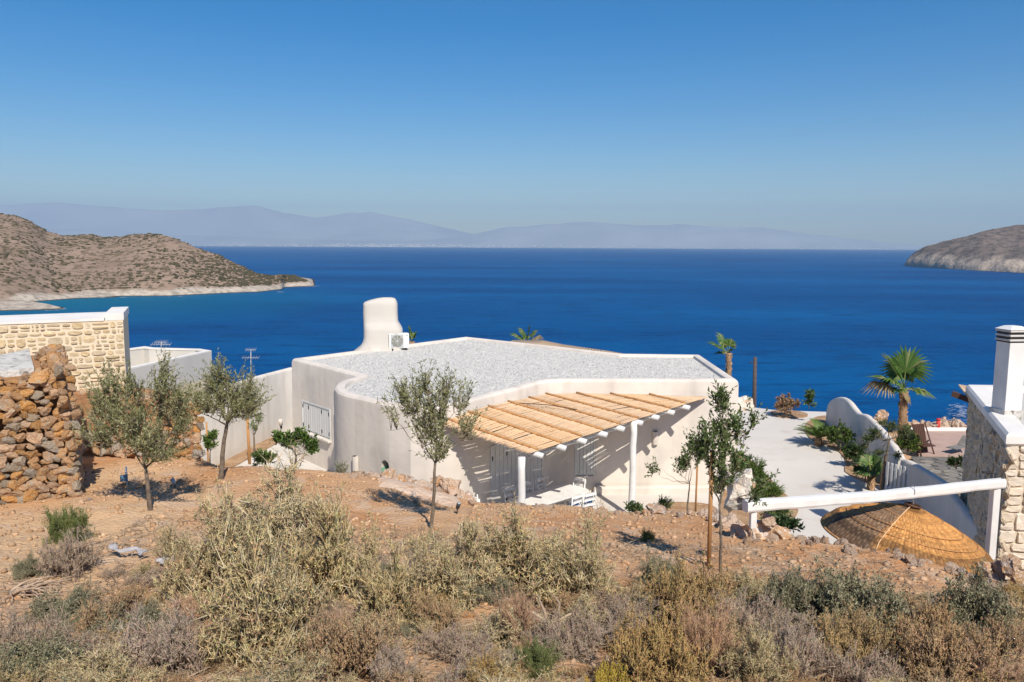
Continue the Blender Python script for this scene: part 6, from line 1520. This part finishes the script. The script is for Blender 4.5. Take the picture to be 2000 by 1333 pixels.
fan_palm('tall fan palm with a thick trunk rising behind the wavy garden wall', 30.0, (1762, 862), (1765, 762),
         [(1712, 735, -0.2, 1.0, 0), (1690, 748, 0.3, 0.9, 1), (1735, 700, 0.1, 1.15, 0), (1772, 690, 0.2, 1.15, 0), (1800, 705, -0.2, 0.8, 0), (1815, 765, 0.0, 0.8, 0), (1830, 775, -0.3, 0.7, 0), (1745, 765, -0.5, 0.8, 0), (1780, 790, -0.3, 0.6, 1), (1755, 720, 0.5, 1.0, 0)], 0.145)
fan_palm('wind blown fan palm behind the right rear corner of the villa', 41.0, (1423, 735), (1424, 690),
         [(1385, 668, 0, 0.9, 0), (1402, 650, 0.2, 0.9, 0), (1425, 660, 0, 0.8, 0), (1430, 680, -0.2, 0.7, 0), (1410, 690, 0.1, 0.8, 1), (1395, 690, 0.3, 0.8, 0)], 0.15)
fan_palm('fan palm top showing over the middle of the villa roof', 40.0, (1030, 700), (1030, 668),
         [(1000, 652, 0, 1.0, 0), (1015, 642, 0.1, 1.0, 0), (1035, 636, 0, 1.0, 0), (1048, 645, 0.1, 0.9, 0), (1062, 655, -0.2, 0.8, 1), (1025, 655, 0.3, 0.9, 0)], 0.15)
fan_palm('palm with a few stiff fronds showing right of the chimney', 36.0, (803, 700), (804, 668), [(798, 632, 0, 0.7, 0), (817, 644, 0, 0.6, 0), (806, 645, 0.2, 0.6, 0)], 0.12)
fan_palm('low dark fan palm in the shaded bed left of the slatted gate', 24.0, (1702, 948), (1702, 925), [(1675, 905, 0, 1.0, 0), (1690, 890, 0.2, 1.0, 0), (1712, 890, 0.1, 1.0, 0), (1725, 908, 0, 0.9, 0), (1680, 925, -.3, 0.9, 0), (1712, 925, -.3, .9, 0)], 0.08)
# cycad: arching feather fronds
def cycad(label, px, row, d, R_, n=34):
    B = at_d(px, row, d); B.z = LOW+0.05; t = thing('cycad', B, label, 'cycad')
    put('trunk', tube_me('trunk', [B, B+Vector((0, 0, 0.28))], [0.16, 0.13], M.palmbark, 12), t, world=True)
    for k in range(n):
        a = 6.283*k/n+random.uniform(-.15, .15); el = random.uniform(0.25, 1.25); Vv, Ff, Cc_ = [], [], []; c0 = B+Vector((0, 0, 0.28)); m_ = 18; L_ = R_*random.uniform(.9, 1.15)
        prev = c0; pts_ = []
        for i in range(m_+1):
            s_ = i/m_; r_ = L_*s_*math.cos(el*(1-0.35*s_)); z_ = L_*s_*math.sin(el)*(1-0.42*s_*s_); pts_.append(c0+Vector((math.cos(a)*r_, math.sin(a)*r_, z_)))
        sd_ = Vector((-math.sin(a), math.cos(a), 0))
        for i in range(2, m_):
            for f in (0.0, 0.5):
                p = pts_[i].lerp(pts_[i+1], f); dr = (pts_[i+1]-pts_[i-1]).normalized()
                for s in (-1, 1):
                    ln = 0.20*math.sin(math.pi*min(1, (i+f)/m_*0.9+0.12))+0.03; e = p + (sd_*s*0.85+dr*0.6+Vector((0, 0, 0.25))).normalized()*ln; b = len(Vv)
                    Vv += [(p-dr*0.014)[:], (p+dr*0.014)[:], e[:]]; Ff.append((b, b+1, b+2)); g_ = random.uniform(.75, 1.25); Cc_ += [(0.12*g_, 0.20*g_, 0.04*g_)]*3
        fr = put('frond', tube_me('frond', pts_[::3], 0.008, M.leaf_stalk, 5), t, world=True); put('leaflets', mesh_np('leaflets', Vv, Ff, M.leaf, cols=np.array(Cc_)), fr)
        tag(fr.children[0] if fr.children else fr, kind='stuff')
cycad('spreading feathery cycad in the curved bed on the right of the path', 1600, 846, 29.5, 0.95)
